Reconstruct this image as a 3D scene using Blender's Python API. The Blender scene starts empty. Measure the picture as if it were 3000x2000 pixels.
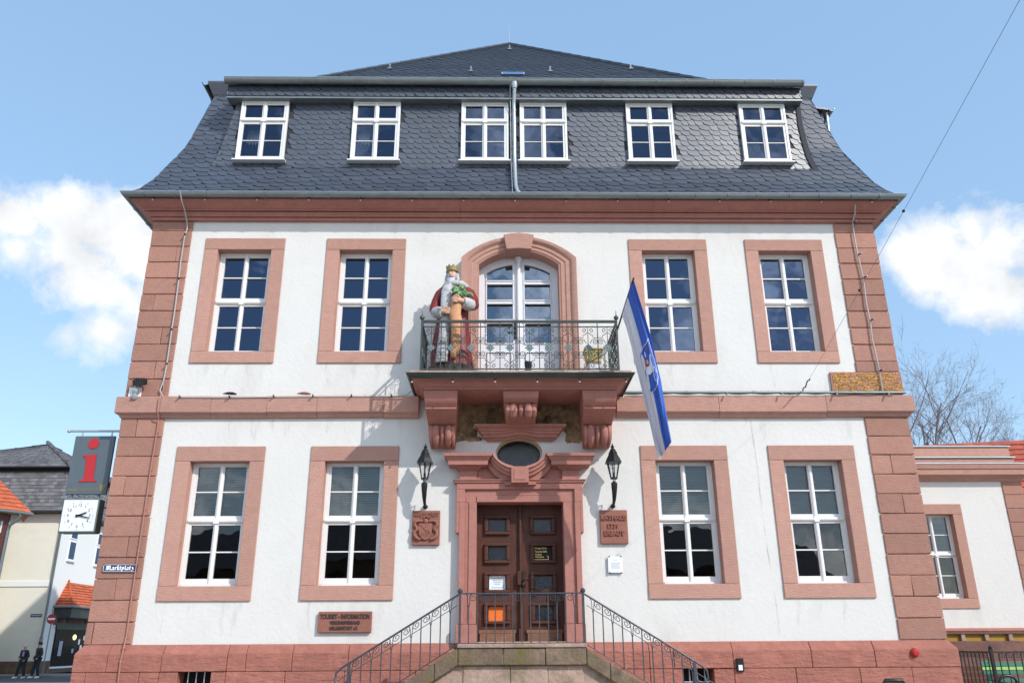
import bpy, bmesh, math, random
from mathutils import Vector, Matrix
S = bpy.context.scene
COL = S.collection
R = math.radians
rnd = random.Random(7)
sin, cos, pi = math.sin, math.cos, math.pi

# ------------------------------------------------------------------ camera
CAM = Vector((0, -15, 1.65))
YAW, PITCH, ROLL, FPX = R(1.0644), R(20.3132), R(-0.3501), 2380.0
fw = Vector((sin(YAW)*cos(PITCH), cos(YAW)*cos(PITCH), sin(PITCH)))
rt = Vector((cos(YAW), -sin(YAW), 0)); up = rt.cross(fw)
r2 = cos(ROLL)*rt + sin(ROLL)*up; u2 = -sin(ROLL)*rt + cos(ROLL)*up
cd = bpy.data.cameras.new('camera'); cam = bpy.data.objects.new('camera', cd); COL.objects.link(cam)
cam.matrix_world = Matrix(((r2.x, u2.x, -fw.x, CAM.x), (r2.y, u2.y, -fw.y, CAM.y), (r2.z, u2.z, -fw.z, CAM.z), (0, 0, 0, 1)))
cd.sensor_width = 36; cd.lens = FPX/3000*36; cd.clip_end = 3000; cd.clip_start = .1
S.camera = cam
def at(px, py, Y):            # point of the plane y = Y seen at photo pixel (px, py)
    d = r2*(px-1500) - u2*(py-1000) + fw*FPX
    return CAM + d*((Y-CAM.y)/d.y)
def atX(px, py, X):
    d = r2*(px-1500) - u2*(py-1000) + fw*FPX
    return CAM + d*((X-CAM.x)/d.x)
def dirpx(px, py):
    return (r2*(px-1500) - u2*(py-1000) + fw*FPX).normalized()

# ------------------------------------------------------------------ materials
def mat(name, col, rough=.7, metal=0., noise=0., nscale=6., bump=0., bscale=30., spec=.5, island=0., wave=None, stain=None, streak=0., coat=0.):
    m = bpy.data.materials.new(name); m.use_nodes = True
    nt = m.node_tree; N = nt.nodes; Lk = nt.links
    b = N['Principled BSDF']
    b.inputs['Roughness'].default_value = rough; b.inputs['Metallic'].default_value = metal
    b.inputs['Specular IOR Level'].default_value = spec
    b.inputs['Coat Weight'].default_value = coat
    tc = N.new('ShaderNodeTexCoord'); geo = N.new('ShaderNodeNewGeometry')
    vec = geo.outputs['Position']
    cur = None
    c4 = (*col, 1)
    def mixc(fac, a, bcol, mode='MIX'):
        x = N.new('ShaderNodeMix'); x.data_type = 'RGBA'; x.blend_type = mode
        if isinstance(fac, float): x.inputs['Factor'].default_value = fac
        else: Lk.new(fac, x.inputs['Factor'])
        for s, v in ((x.inputs[6], a), (x.inputs[7], bcol)):
            if isinstance(v, tuple): s.default_value = v
            else: Lk.new(v, s)
        return x.outputs[2]
    def noi(sc, det=5., rg=.6, v=None):
        n = N.new('ShaderNodeTexNoise'); n.inputs['Scale'].default_value = sc; n.inputs['Detail'].default_value = det
        n.inputs['Roughness'].default_value = rg; Lk.new(v or vec, n.inputs['Vector']); return n.outputs['Fac']
    def ramp(f, a, bb):
        r = N.new('ShaderNodeMapRange'); r.inputs['From Min'].default_value = a; r.inputs['From Max'].default_value = bb
        Lk.new(f, r.inputs['Value']); return r.outputs['Result']
    cur = c4
    if noise:
        dk = tuple(max(0, c*(1-noise)) for c in col)+(1,); lt = tuple(min(1, c*(1+noise)) for c in col)+(1,)
        cur = mixc(ramp(noi(nscale), .3, .7), dk, lt)
        dk2 = tuple(max(0, c*(1-noise*.7)) for c in col)+(1,)
        cur = mixc(ramp(noi(nscale*.17, 3.), .45, .75), cur, dk2)
    if island:
        hs = N.new('ShaderNodeHueSaturation'); r = N.new('ShaderNodeMapRange')
        r.inputs['To Min'].default_value = 1-island; r.inputs['To Max'].default_value = 1+island
        Lk.new(geo.outputs['Random Per Island'], r.inputs['Value']); Lk.new(r.outputs['Result'], hs.inputs['Value'])
        if isinstance(cur, tuple): hs.inputs['Color'].default_value = cur
        else: Lk.new(cur, hs.inputs['Color'])
        cur = hs.outputs['Color']
    if stain:
        scol, a, bb, sc = stain
        mp = N.new('ShaderNodeMapping'); mp.inputs['Scale'].default_value = (1, 1, .35 if streak else 1); Lk.new(vec, mp.inputs['Vector'])
        f = ramp(noi(sc, 6., .65, mp.outputs['Vector']), a, bb)
        cur = mixc(f, cur, (*scol, 1))
    if isinstance(cur, tuple): b.inputs['Base Color'].default_value = cur
    else: Lk.new(cur, b.inputs['Base Color'])
    if bump:
        h = noi(bscale, 6., .6)
        if wave:
            w = N.new('ShaderNodeTexNoise'); mp = N.new('ShaderNodeMapping'); mp.inputs['Scale'].default_value = wave
            Lk.new(vec, mp.inputs['Vector']); Lk.new(mp.outputs['Vector'], w.inputs['Vector']); w.inputs['Scale'].default_value = 1.; w.inputs['Detail'].default_value = 4.
            ad = N.new('ShaderNodeMath'); ad.operation = 'ADD'; Lk.new(h, ad.inputs[0]); Lk.new(w.outputs['Fac'], ad.inputs[1]); h = ad.outputs[0]
        bp = N.new('ShaderNodeBump'); bp.inputs['Strength'].default_value = bump; bp.inputs['Distance'].default_value = .02
        Lk.new(h, bp.inputs['Height']); Lk.new(bp.outputs['Normal'], b.inputs['Normal'])
    return m
M = {}
M['plaster'] = mat('white_plaster', (.655, .638, .612), .9, noise=.03, nscale=1.5, bump=.35, bscale=14, stain=((.56, .54, .505), .53, .78, 1.1), streak=1)
M['plaster_cream'] = mat('cream_plaster', (.74, .70, .60), .9, noise=.04, nscale=2, bump=.15, bscale=20)
M['reveal_cream'] = mat('reveal_plaster', (.62, .56, .40), .9, noise=.1, nscale=9, bump=.4, bscale=25)
M['stone'] = mat('red_sandstone', (.435, .238, .186), .85, noise=.08, nscale=7, bump=.5, bscale=30, wave=(6, 6, 60), island=.15, stain=((.36, .19, .145), .58, .82, 2.6))
M['stone_q'] = mat('quoin_sandstone', (.355, .178, .134), .85, noise=.09, nscale=7, bump=.55, bscale=30, wave=(12, 12, 50), island=.17, stain=((.28, .13, .095), .58, .80, 2.5))
M['stone_plinth'] = mat('plinth_sandstone', (.35, .134, .10), .9, noise=.17, nscale=5, bump=1., bscale=13, wave=(5, 5, 22), island=.05)
M['stone_paint'] = mat('painted_sandstone', (.375, .156, .123), .7, noise=.12, nscale=8, bump=.4, bscale=28, stain=((.23, .09, .068), .60, .85, 3.))
M['stone_grey'] = mat('grey_sandstone', (.385, .27, .215), .92, noise=.25, nscale=6, bump=1.1, bscale=16, stain=((.15, .13, .07), .52, .72, 2.2), island=.1)
M['stone_string'] = mat('mossy_stair_stone', (.18, .128, .088), .95, noise=.35, nscale=7, bump=1.1, bscale=18, stain=((.14, .11, .035), .54, .70, 2.2), island=.12)
M['rubble'] = mat('bare_rubble', (.30, .20, .105), .95, noise=.45, nscale=11, bump=1.3, bscale=14, stain=((.06, .045, .03), .48, .66, 4.))
M['slate'] = mat('slate', (.043, .052, .074), .42, noise=.12, nscale=10, bump=.15, bscale=60, island=.17, spec=1.0)
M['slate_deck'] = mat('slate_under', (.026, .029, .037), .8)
M['zinc'] = mat('weathered_zinc', (.22, .245, .25), .45, metal=.65, noise=.12, nscale=5)
M['zinc_light'] = mat('light_zinc', (.42, .46, .49), .4, metal=.6, noise=.1, nscale=6)
M['zinc_dark'] = mat('dark_zinc', (.05, .06, .055), .5, metal=.5, noise=.2, nscale=6)
M['white_wood'] = mat('white_window_paint', (.72, .71, .70), .45, noise=.02, nscale=8)
M['white_shine'] = mat('white_door_paint', (.68, .68, .71), .4, noise=.03, nscale=5)
M['iron'] = mat('painted_wrought_iron', (.055, .066, .066), .5, metal=.3, noise=.3, nscale=30)
M['iron_b'] = mat('blue_grey_iron', (.06, .07, .085), .5, metal=.3, noise=.3, nscale=30)
M['rosette'] = mat('verdigris_iron', (.17, .23, .235), .6, metal=.2, noise=.25, nscale=40)
M['black'] = mat('black_metal', (.012, .012, .014), .4, metal=.2)
M['rubber'] = mat('black_rubber', (.015, .016, .016), .7)
M['door'] = mat('red_brown_oak', (.078, .026, .016), .55, spec=.3, noise=.3, nscale=5, bump=.3, bscale=12, wave=(60, 60, 3))
M['door_old'] = mat('worn_oak', (.20, .095, .055), .7, noise=.3, nscale=9, bump=.5, bscale=20, wave=(60, 60, 4))
M['interior'] = mat('interior_paint', (.16, .15, .14), .9)
M['dark'] = mat('dark_void', (.012, .012, .014), .9)
M['blind'] = mat('aluminium_blind', (.66, .70, .70), .5)
M['curtain'] = mat('white_curtain', (.75, .76, .78), .9)
M['cable'] = mat('grey_cable', (.42, .42, .42), .6)
M['cable_g'] = mat('green_cable', (.06, .10, .08), .6)
M['cable_p'] = mat('painted_conductor', (.38, .17, .13), .7)
M['bulb'] = mat('clear_bulb', (.40, .38, .35), .15, spec=.8)
M['mosaic'] = mat('gold_leaf', (.58, .30, .06), .3, metal=.25, island=.40)
M['plinth_dark'] = mat('dark_red_stone', (.17, .085, .068), .9, noise=.25, nscale=5, bump=.8, bscale=10)
def streak_mat(key, amax):
    m = M[key] = bpy.data.materials.new('rain_stain'); m.use_nodes = True; n = m.node_tree; p = n.nodes['Principled BSDF']
    p.inputs['Base Color'].default_value = (.36, .32, .28, 1); p.inputs['Roughness'].default_value = .95; p.inputs['Specular IOR Level'].default_value = .1
    t = n.nodes.new('ShaderNodeTexNoise'); t.inputs['Scale'].default_value = 7; t.inputs['Detail'].default_value = 5; g = n.nodes.new('ShaderNodeNewGeometry')
    mp = n.nodes.new('ShaderNodeMapping'); mp.inputs['Scale'].default_value = (3, 1, .5); n.links.new(g.outputs['Position'], mp.inputs['Vector']); n.links.new(mp.outputs['Vector'], t.inputs['Vector'])
    r = n.nodes.new('ShaderNodeMapRange'); r.inputs['From Min'].default_value = .38; r.inputs['From Max'].default_value = .8; r.inputs['To Max'].default_value = amax
    n.links.new(t.outputs['Fac'], r.inputs['Value']); n.links.new(r.outputs['Result'], p.inputs['Alpha'])
streak_mat('streak', .6); streak_mat('streak_soft', .17)
M['gold'] = mat('gold_lettering', (.75, .52, .20), .4, metal=.3)
M['paper'] = mat('white_paper', (.80, .82, .84), .6)
M['ink'] = mat('grey_print', (.40, .43, .50), .8)
M['inkdark'] = mat('dark_print', (.05, .06, .08), .8)
M['teal'] = mat('teal_print', (.10, .42, .60), .7)
M['orange'] = mat('orange_paper', (.80, .17, .02), .7, noise=.1, nscale=25, bump=.5, bscale=50)
M['carve'] = mat('carved_plaque_stone', (.27, .105, .075), .8, noise=.12, nscale=9, bump=.3, bscale=45)
M['carve_dark'] = mat('dark_letters', (.05, .028, .025), .8)
M['enamel'] = mat('blue_enamel', (.012, .016, .085), .25, coat=.4)
M['white_en'] = mat('white_enamel', (.82, .82, .84), .3)
M['sign_grey'] = mat('slate_grey_sign', (.085, .112, .135), .45, noise=.05)
M['red_en'] = mat('red_letter', (.44, .012, .018), .4)
M['ochre'] = mat('ochre_print', (.20, .17, .07), .6)
M['clock_white'] = mat('clock_face', (.76, .79, .84), .35)
M['clock_case'] = mat('grey_green_case', (.13, .18, .175), .4, metal=.3)
M['flag_blue'] = mat('blue_flag_cloth', (.045, .115, .45), .85, noise=.1, nscale=3, bump=.2, bscale=8)
M['flag_white'] = mat('white_flag_cloth', (.66, .63, .68), .85, noise=.04, nscale=3, bump=.2, bscale=8)
M['flag_line'] = mat('pale_print', (.72, .74, .82), .8)
M['flag_red'] = mat('red_print', (.45, .05, .06), .8)
M['flag_black'] = mat('black_print', (.04, .05, .10), .8)
M['robe'] = mat('red_painted_wood', (.185, .018, .018), .5, noise=.18, nscale=7, bump=.2, bscale=20, stain=((.10, .02, .02), .6, .8, 5.))
M['fur'] = mat('grey_white_fur_paint', (.50, .50, .51), .85, noise=.16, nscale=22, bump=.9, bscale=35, stain=((.12, .13, .15), .52, .68, 9.))
M['skin_paint'] = mat('painted_skin', (.60, .36, .25), .6, noise=.12, nscale=14)
M['beard'] = mat('white_painted_beard', (.46, .47, .51), .8, noise=.25, nscale=18, bump=.8, bscale=30, wave=(60, 60, 8))
M['crown'] = mat('old_gilt_crown', (.33, .27, .12), .55, metal=.25, noise=.35, nscale=20, bump=.5, bscale=40)
M['carrot'] = mat('orange_painted_wood', (.56, .27, .13), .6, noise=.25, nscale=7, bump=.4, bscale=14, stain=((.30, .13, .07), .55, .75, 7.))
M['leaf'] = mat('green_painted_leaves', (.20, .36, .16), .6, noise=.4, nscale=14, bump=.5, bscale=30)
M['stump'] = mat('dark_wood', (.045, .036, .030), .85, noise=.4, nscale=12, bump=.8, bscale=20)
M['bag'] = mat('yellow_box', (.54, .43, .17), .6, noise=.15, nscale=7)
M['sign_red'] = mat('shaded_sign_red', (.34, .015, .02), .5)  # sign red darkened in the colour itself to look shaded
M['red_plastic'] = mat('red_plastic', (.40, .018, .02), .35)
M['tile'] = mat('orange_roof_tile', (.50, .115, .045), .7, noise=.2, nscale=6, island=.16, bump=.3)
M['tile_red'] = mat('red_roof_tile', (.36, .075, .04), .75, noise=.25, nscale=5, island=.2, bump=.3)
M['tile_grey'] = mat('grey_wood_shingle', (.135, .13, .135), .8, noise=.15, nscale=6, island=.34, bump=.3)
M['timber'] = mat('red_brown_timber', (.10, .028, .022), .7, noise=.2)
M['timber_ochre'] = mat('ochre_soffit', (.28, .17, .05), .8, noise=.2)
M['white_house'] = mat('white_house_paint', (.76, .76, .74), .9)
M['base_stone'] = mat('brown_base_stone', (.15, .095, .065), .9, noise=.35, nscale=4, bump=.8, bscale=6)
M['asphalt'] = mat('asphalt', (.055, .056, .060), .9, noise=.2, nscale=12, bump=.3, bscale=60)
M['paving'] = mat('paving_stone', (.20, .19, .18), .9, noise=.2, nscale=3, bump=.4, bscale=9)
M['ground'] = mat('cobble_ground', (.36, .335, .30), .9, noise=.2, nscale=2.5, bump=.6, bscale=7)
M['wire'] = mat('grey_wire', (.16, .15, .15), .6)
M['bench_green'] = mat('green_bench_paint', (.03, .22, .15), .4, noise=.1)
M['bark'] = mat('grey_bark', (.19, .155, .16), .9, noise=.3, nscale=8)
M['vent'] = mat('ochre_grille', (.42, .23, .02), .6, noise=.1)
M['green_ban'] = mat('green_banner', (.02, .21, .155), .5)
M['lime'] = mat('sunlit_lime', (.33, .58, .16), .5)
M['bench'] = mat('red_brown_bench', (.11, .038, .022), .7, noise=.25, nscale=9)
M['jacket'] = mat('black_jacket', (.012, .013, .016), .7, noise=.2, nscale=20)
M['jeans'] = mat('dark_trousers', (.016, .018, .022), .85, noise=.2, nscale=20)
M['skin'] = mat('skin', (.50, .30, .22), .6)
M['hair'] = mat('dark_hair', (.015, .012, .012), .6)
M['beanie'] = mat('pink_knit', (.55, .38, .40), .9)
M['shoe'] = mat('white_shoe', (.70, .70, .68), .6)
M['purple'] = mat('violet_print', (.30, .22, .55), .7)
M['lampglow'] = bpy.data.materials.new('lit_shop_sign'); M['lampglow'].use_nodes = True
_b = M['lampglow'].node_tree.nodes['Principled BSDF']; _b.inputs['Base Color'].default_value = (.8, .7, .3, 1)
_b.inputs['Emission Color'].default_value = (1., .85, .4, 1); _b.inputs['Emission Strength'].default_value = .8
def glass(name, tint, ior, extra=0., rough=0., bump=0., refl=(1, 1, 1)):
    m = bpy.data.materials.new(name); m.use_nodes = True; nt = m.node_tree; N = nt.nodes; N.remove(N['Principled BSDF'])
    g = N.new('ShaderNodeBsdfGlossy'); g.inputs['Roughness'].default_value = rough; g.inputs['Color'].default_value = (*refl, 1)
    t = N.new('ShaderNodeBsdfTransparent'); t.inputs['Color'].default_value = (*tint, 1)
    f = N.new('ShaderNodeFresnel'); f.inputs['IOR'].default_value = ior
    mx = N.new('ShaderNodeMixShader'); nt.links.new(f.outputs[0], mx.inputs[0]); nt.links.new(t.outputs[0], mx.inputs[1]); nt.links.new(g.outputs[0], mx.inputs[2])
    n = N.new('ShaderNodeTexNoise'); n.inputs['Scale'].default_value = 3. if not bump else 60.; n.inputs['Detail'].default_value = 1.
    ge = N.new('ShaderNodeNewGeometry'); nt.links.new(ge.outputs['Position'], n.inputs['Vector'])
    bp = N.new('ShaderNodeBump'); bp.inputs['Strength'].default_value = bump or .02; bp.inputs['Distance'].default_value = .02 if bump else .1
    nt.links.new(n.outputs['Fac'], bp.inputs['Height']); nt.links.new(bp.outputs['Normal'], g.inputs['Normal']); nt.links.new(bp.outputs['Normal'], f.inputs['Normal'])
    nt.links.new(mx.outputs[0], N['Material Output'].inputs[0]); return m
M['glass'] = glass('window_glass', (.62, .66, .66), 1.75)
M['glass_up'] = glass('upper_window_glass', (.16, .17, .20), 2.15, refl=(.50, .66, 1.0))
M['glass_door'] = glass('balcony_door_glass', (.5, .52, .55), 2.7, refl=(.66, .78, .95))
M['glass_shop'] = glass('shop_glass', (.5, .5, .5), 1.12)
M['glass_dormer'] = glass('dormer_glass', (.80, .83, .86), 1.9, refl=(.5, .66, 1.0))
M['glass_old'] = glass('textured_door_glass', (.30, .31, .30), 1.7, rough=.12, bump=.35)
M['glass_lamp'] = glass('lantern_glass', (.92, .94, .93), 1.4)

# ------------------------------------------------------------------ mesh builder
class MB:
    def __init__(s): s.v = []; s.f = []; s.mi = []; s.m = 0
    def add(s, vs, fs, m=None):
        o = len(s.v); s.v += [tuple(p) for p in vs]
        for f in fs: s.f.append([i+o for i in f]); s.mi.append(s.m if m is None else m)
    def box(s, x0, x1, y0, y1, z0, z1, m=None):
        s.add([(x0, y0, z0), (x1, y0, z0), (x1, y1, z0), (x0, y1, z0), (x0, y0, z1), (x1, y0, z1), (x1, y1, z1), (x0, y1, z1)],
              [(0, 3, 2, 1), (4, 5, 6, 7), (0, 1, 5, 4), (1, 2, 6, 5), (2, 3, 7, 6), (3, 0, 4, 7)], m)
    def hexa(s, p, m=None):     # 8 points: bottom 4, top 4
        s.add(p, [(0, 3, 2, 1), (4, 5, 6, 7), (0, 1, 5, 4), (1, 2, 6, 5), (2, 3, 7, 6), (3, 0, 4, 7)], m)
    def quad(s, a, b, c, d, m=None): s.add([a, b, c, d], [(0, 1, 2, 3)], m)
    def prism(s, poly, y0, y1, m=None, axis='y'):    # polygon in xz (or yz with axis x), extruded
        n = len(poly)
        g = (lambda p, t: (p[0], t, p[1])) if axis == 'y' else ((lambda p, t: (t, p[0], p[1])) if axis == 'x' else (lambda p, t: (p[0], p[1], t)))
        s.add([g(p, y0) for p in poly]+[g(p, y1) for p in poly],
              [tuple(range(n)), tuple(range(2*n-1, n-1, -1))]+[(i, i+n, (i+1) % n+n, (i+1) % n) for i in range(n)], m)
    def tube(s, pts, r, n=6, m=None, closed=False, cap=True):
        pts = [Vector(p) for p in pts]; k = len(pts); rs = r if isinstance(r, (list, tuple)) else [r]*k
        ring = []; prev = None
        for i, p in enumerate(pts):
            if closed: t = pts[(i+1) % k]-pts[i-1]
            else: t = pts[min(i+1, k-1)]-pts[max(i-1, 0)]
            if t.length < 1e-9: t = Vector((0, 0, 1))
            t.normalize()
            if prev is None:
                a = Vector((0, 0, 1)) if abs(t.z) < .9 else Vector((1, 0, 0)); prev = t.cross(a).normalized()
            nn = prev-t*prev.dot(t)
            if nn.length < 1e-6: nn = t.orthogonal()
            nn.normalize(); prev = nn; bb = t.cross(nn)
            ring.append([p+(nn*cos(2*pi*j/n)+bb*sin(2*pi*j/n))*rs[i] for j in range(n)])
        vs = [q for q_ in ring for q in q_]; fs = []
        for i in range(k if closed else k-1):
            a, b = i*n, ((i+1) % k)*n
            for j in range(n): fs.append((a+j, a+(j+1) % n, b+(j+1) % n, b+j))
        if cap and not closed: fs += [tuple(range(n-1, -1, -1)), tuple(range((k-1)*n, k*n))]
        s.add(vs, fs, m)
    def lathe(s, prof, c=(0, 0, 0), n=16, sx=1., sy=1., m=None, ph=0.):
        vs = []; fs = []
        for (r, z) in prof:
            for j in range(n):
                a = 2*pi*j/n+ph; vs.append((c[0]+r*cos(a)*sx, c[1]+r*sin(a)*sy, c[2]+z))
        for i in range(len(prof)-1):
            for j in range(n): fs.append((i*n+j, i*n+(j+1) % n, (i+1)*n+(j+1) % n, (i+1)*n+j))
        fs += [tuple(range(n-1, -1, -1)), tuple(range((len(prof)-1)*n, len(prof)*n))]
        s.add(vs, fs, m)
    def loft(s, rings, m=None, cap=True):
        n = len(rings[0]); vs = [p for r in rings for p in r]; fs = []
        for i in range(len(rings)-1):
            for j in range(n): fs.append((i*n+j, i*n+(j+1) % n, (i+1)*n+(j+1) % n, (i+1)*n+j))
        if cap: fs += [tuple(range(n-1, -1, -1)), tuple(range((len(rings)-1)*n, len(rings)*n))]
        s.add(vs, fs, m)
    def ell(s, c, rx, ry, rz, n=14, k=9, m=None):
        rings = []
        for i in range(k+1):
            a = -pi/2+pi*i/k; a = max(min(a, pi/2-.02), -pi/2+.02)
            rings.append([(c[0]+rx*cos(a)*cos(2*pi*j/n), c[1]+ry*cos(a)*sin(2*pi*j/n), c[2]+rz*sin(a)) for j in range(n)])
        s.loft(rings, m)
    def sweep(s, prof, path, m=None, closed_prof=True, cap=True):
        """profile [(o, z)] with o outwards, path [(x, y)] in plan walked so that outwards is on the right hand side; mitred"""
        P = [Vector((p[0], p[1])) for p in path]; k = len(P); rings = []
        for i, p in enumerate(P):
            d1 = (P[i]-P[i-1]).normalized() if i > 0 else None; d2 = (P[i+1]-P[i]).normalized() if i < k-1 else None
            n1 = Vector((d1.y, -d1.x)) if d1 else None; n2 = Vector((d2.y, -d2.x)) if d2 else None
            if n1 is None: mm = n2
            elif n2 is None: mm = n1
            else:
                mm = (n1+n2); mm = mm/(mm.dot(n1))
            rings.append([(p.x+mm.x*o, p.y+mm.y*o, z) for o, z in prof])
        n = len(prof); vs = [q for r in rings for q in r]; fs = []
        for i in range(k-1):
            for j in range(n if closed_prof else n-1): fs.append((i*n+j, i*n+(j+1) % n, (i+1)*n+(j+1) % n, (i+1)*n+j))
        if cap and closed_prof: fs += [tuple(range(n-1, -1, -1)), tuple(range((k-1)*n, k*n))]
        s.add(vs, fs, m)
    def move(s, dx, dy, dz): s.v = [(a+dx, b+dy, c+dz) for a, b, c in s.v]; return s
    def mesh(s, name, mats, smooth=False, doubles=False):
        me = bpy.data.meshes.new(name); me.from_pydata(s.v, [], s.f)
        for mm in (mats if isinstance(mats, (list, tuple)) else [mats]): me.materials.append(M[mm] if isinstance(mm, str) else mm)
        me.polygons.foreach_set('material_index', s.mi)
        bm = bmesh.new(); bm.from_mesh(me)
        if doubles: bmesh.ops.remove_doubles(bm, verts=bm.verts, dist=1e-4)
        
        if not str(mats).startswith('glass'): bmesh.ops.recalc_face_normals(bm, faces=bm.faces)
        bm.to_mesh(me); bm.free()
        if smooth:
            me.polygons.foreach_set('use_smooth', [True]*len(me.polygons))
            if isinstance(smooth, (int, float)) and smooth is not True:
                me.set_sharp_from_angle(angle=R(smooth))
        me.update(); return me

def wl(o):
    v = Vector((0, 0, 0))
    while o: v += o.location; o = o.parent
    return v
def empty(name, loc, label, cat, group=None):
    o = bpy.data.objects.new(name, None); COL.objects.link(o); o.location = loc; o.empty_display_size = .2
    o['label'] = label; o['category'] = cat
    if group: o['group'] = group
    return o
def put(name, mb, mats, parent=None, org=None, smooth=False, bevel=0., seg=1, doubles=False, label=None, cat=None, group=None, kind=None):
    """mesh given in world coordinates; origin at org"""
    me = mb if isinstance(mb, bpy.types.Mesh) else None
    if me is None:
        if org is None:
            if parent: org = wl(parent)
            else:
                xs = [p[0] for p in mb.v]; ys = [p[1] for p in mb.v]; zs = [p[2] for p in mb.v]
                org = Vector(((min(xs)+max(xs))/2, (min(ys)+max(ys))/2, min(zs)))
        org = Vector(org)
        mb.move(-org.x, -org.y, -org.z); me = mb.mesh(name, mats, smooth, doubles)
    o = bpy.data.objects.new(name, me); COL.objects.link(o)
    o.location = Vector(org)-(wl(parent) if parent else Vector((0, 0, 0)))
    if parent: o.parent = parent
    if bevel:
        b = o.modifiers.new('bevel', 'BEVEL'); b.width = bevel; b.segments = seg; b.limit_method = 'ANGLE'; b.angle_limit = R(35)
    if label: o['label'] = label
    if cat: o['category'] = cat
    if group: o['group'] = group
    if kind: o['kind'] = kind
    return o
def dup(o, parent, loc):          # copy of a part (and its sub-parts) at a world location
    c = o.copy(); COL.objects.link(c); c.parent = parent
    c.location = Vector(loc)-(wl(parent) if parent else Vector((0, 0, 0)))
    for ch in list(o.children):
        d = ch.copy(); COL.objects.link(d); d.parent = c
        for g in list(ch.children):
            e = g.copy(); COL.objects.link(e); e.parent = d
    return c
def text(name, string, parent, x0, x1, z0, z1, y, m, ext=.004, bold=0., shear=0., rotz=0., keep=False):
    """flat lettering facing -y, fitted into the box x0..x1, z0..z1 at depth y (front face)"""
    cu = bpy.data.curves.new(name, 'FONT'); cu.body = string; cu.size = 1; cu.extrude = .02; cu.offset = bold; cu.shear = shear; cu.resolution_u = 4
    cu.align_x = 'CENTER'
    t = bpy.data.objects.new(name, cu); COL.objects.link(t); bpy.context.view_layer.update()
    me = bpy.data.meshes.new_from_object(t.evaluated_get(bpy.context.evaluated_depsgraph_get()))
    bpy.data.objects.remove(t); bpy.data.curves.remove(cu)
    X = [v.co.x for v in me.vertices]; Z = [v.co.y for v in me.vertices]
    sx = (x1-x0)/(max(X)-min(X)); sz = (z1-z0)/(max(Z)-min(Z))
    if keep: sx = sz = min(sx, sz)
    cx, cz = (x0+x1)/2, (z0+z1)/2; mx, mz = (max(X)+min(X))/2, (max(Z)+min(Z))/2
    for v in me.vertices:
        a, b, c = v.co; v.co = ((a-mx)*sx, -(c/.02)*ext*.5, (b-mz)*sz)
    me.materials.clear(); me.materials.append(M[m]); me.name = name
    o = bpy.data.objects.new(name, me); COL.objects.link(o)
    o.location = Vector((cx, y+ext*.5, cz))-(wl(parent) if parent else Vector((0, 0, 0)))
    if parent: o.parent = parent
    return o
def holes_wall(mb, x0, x1, z0, z1, holes, y0, y1, m=None):
    xs = sorted({x0, x1, *[h[0] for h in holes], *[h[1] for h in holes]}); zs = sorted({z0, z1, *[h[2] for h in holes], *[h[3] for h in holes]})
    xs = [x for x in xs if x0 <= x <= x1]; zs = [z for z in zs if z0 <= z <= z1]
    inh = lambda x, z: any(h[0] < x < h[1] and h[2] < z < h[3] for h in holes)
    for a, b in zip(xs, xs[1:]):
        for c, d in zip(zs, zs[1:]):
            if not inh((a+b)/2, (c+d)/2): mb.quad((a, y0, c), (b, y0, c), (b, y0, d), (a, y0, d), m)
    for h in holes:
        a, b, c, d = h
        mb.quad((a, y0, c), (a, y1, c), (a, y1, d), (a, y0, d), m); mb.quad((b, y0, c), (b, y0, d), (b, y1, d), (b, y1, c), m)
        mb.quad((a, y0, d), (a, y1, d), (b, y1, d), (b, y0, d), m); mb.quad((a, y0, c), (b, y0, c), (b, y1, c), (a, y1, c), m)
    mb.quad((x0, y0, z0), (x0, y0, z1), (x0, y1, z1), (x0, y1, z0), m); mb.quad((x1, y0, z0), (x1, y1, z0), (x1, y1, z1), (x1, y0, z1), m)
    mb.quad((x0, y0, z1), (x1, y0, z1), (x1, y1, z1), (x0, y1, z1), m)
def spiral(cx, cz, r0, r1, a0, a1, n=14, y=0.):
    return [(cx+(r0+(r1-r0)*i/n)*cos(a0+(a1-a0)*i/n), y, cz+(r0+(r1-r0)*i/n)*sin(a0+(a1-a0)*i/n)) for i in range(n+1)]
SUN_E, SKY_S, EXPO, CLOUD, SKY_T = 2.5, .15, .58, .70, (1.16, 1.14, 1.08, 1)
# ================================================================== town hall
XL, XR, XC = -7.09, 7.86, .385
TH = empty('town_hall', (XC, 0, 0), 'large white two-storey town hall with red sandstone trim and slate mansard roof', 'building')
UX, LX = (-5.175, -2.70, 3.505, 5.92), (-5.16, -2.667, 3.50, 5.915)
UZ, LZ = 6.997, 2.611
DX = (-5.09, -2.65, -.285, .99, 3.33, 5.83); DZ = 11.31
holes = [(x-.62, x+.62, UZ-.06, UZ+2.27) for x in UX]+[(x-.63, x+.63, LZ-.06, LZ+2.29) for x in LX]
holes += [(-.50, 1.35, 6.16, 9.18), (-.42, 1.22, 1.6, 4.10), (-.06, .86, 4.68, 5.31)]
w = MB(); holes_wall(w, XL+.06, XR-.06, 1.55, 9.95, holes, .03, .42)
w.box(XL+.06, XL+.3, .43, 13.2, 1.5, 9.95); w.box(XR-.3, XR-.06, .43, 13.2, 1.5, 9.95); w.box(XL+.3, XR-.3, 13, 13.2, 1.5, 9.95)
put('plaster_wall', w, 'plaster', TH)
w = MB()                               # rooms behind the windows
for z in (1.45, 5.7, 9.96): w.box(XL+.31, XR-.31, .43, 12.9, z, z+.15)
w.box(XL+.31, XR-.31, 5.2, 5.3, 1.6, 9.95)
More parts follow.
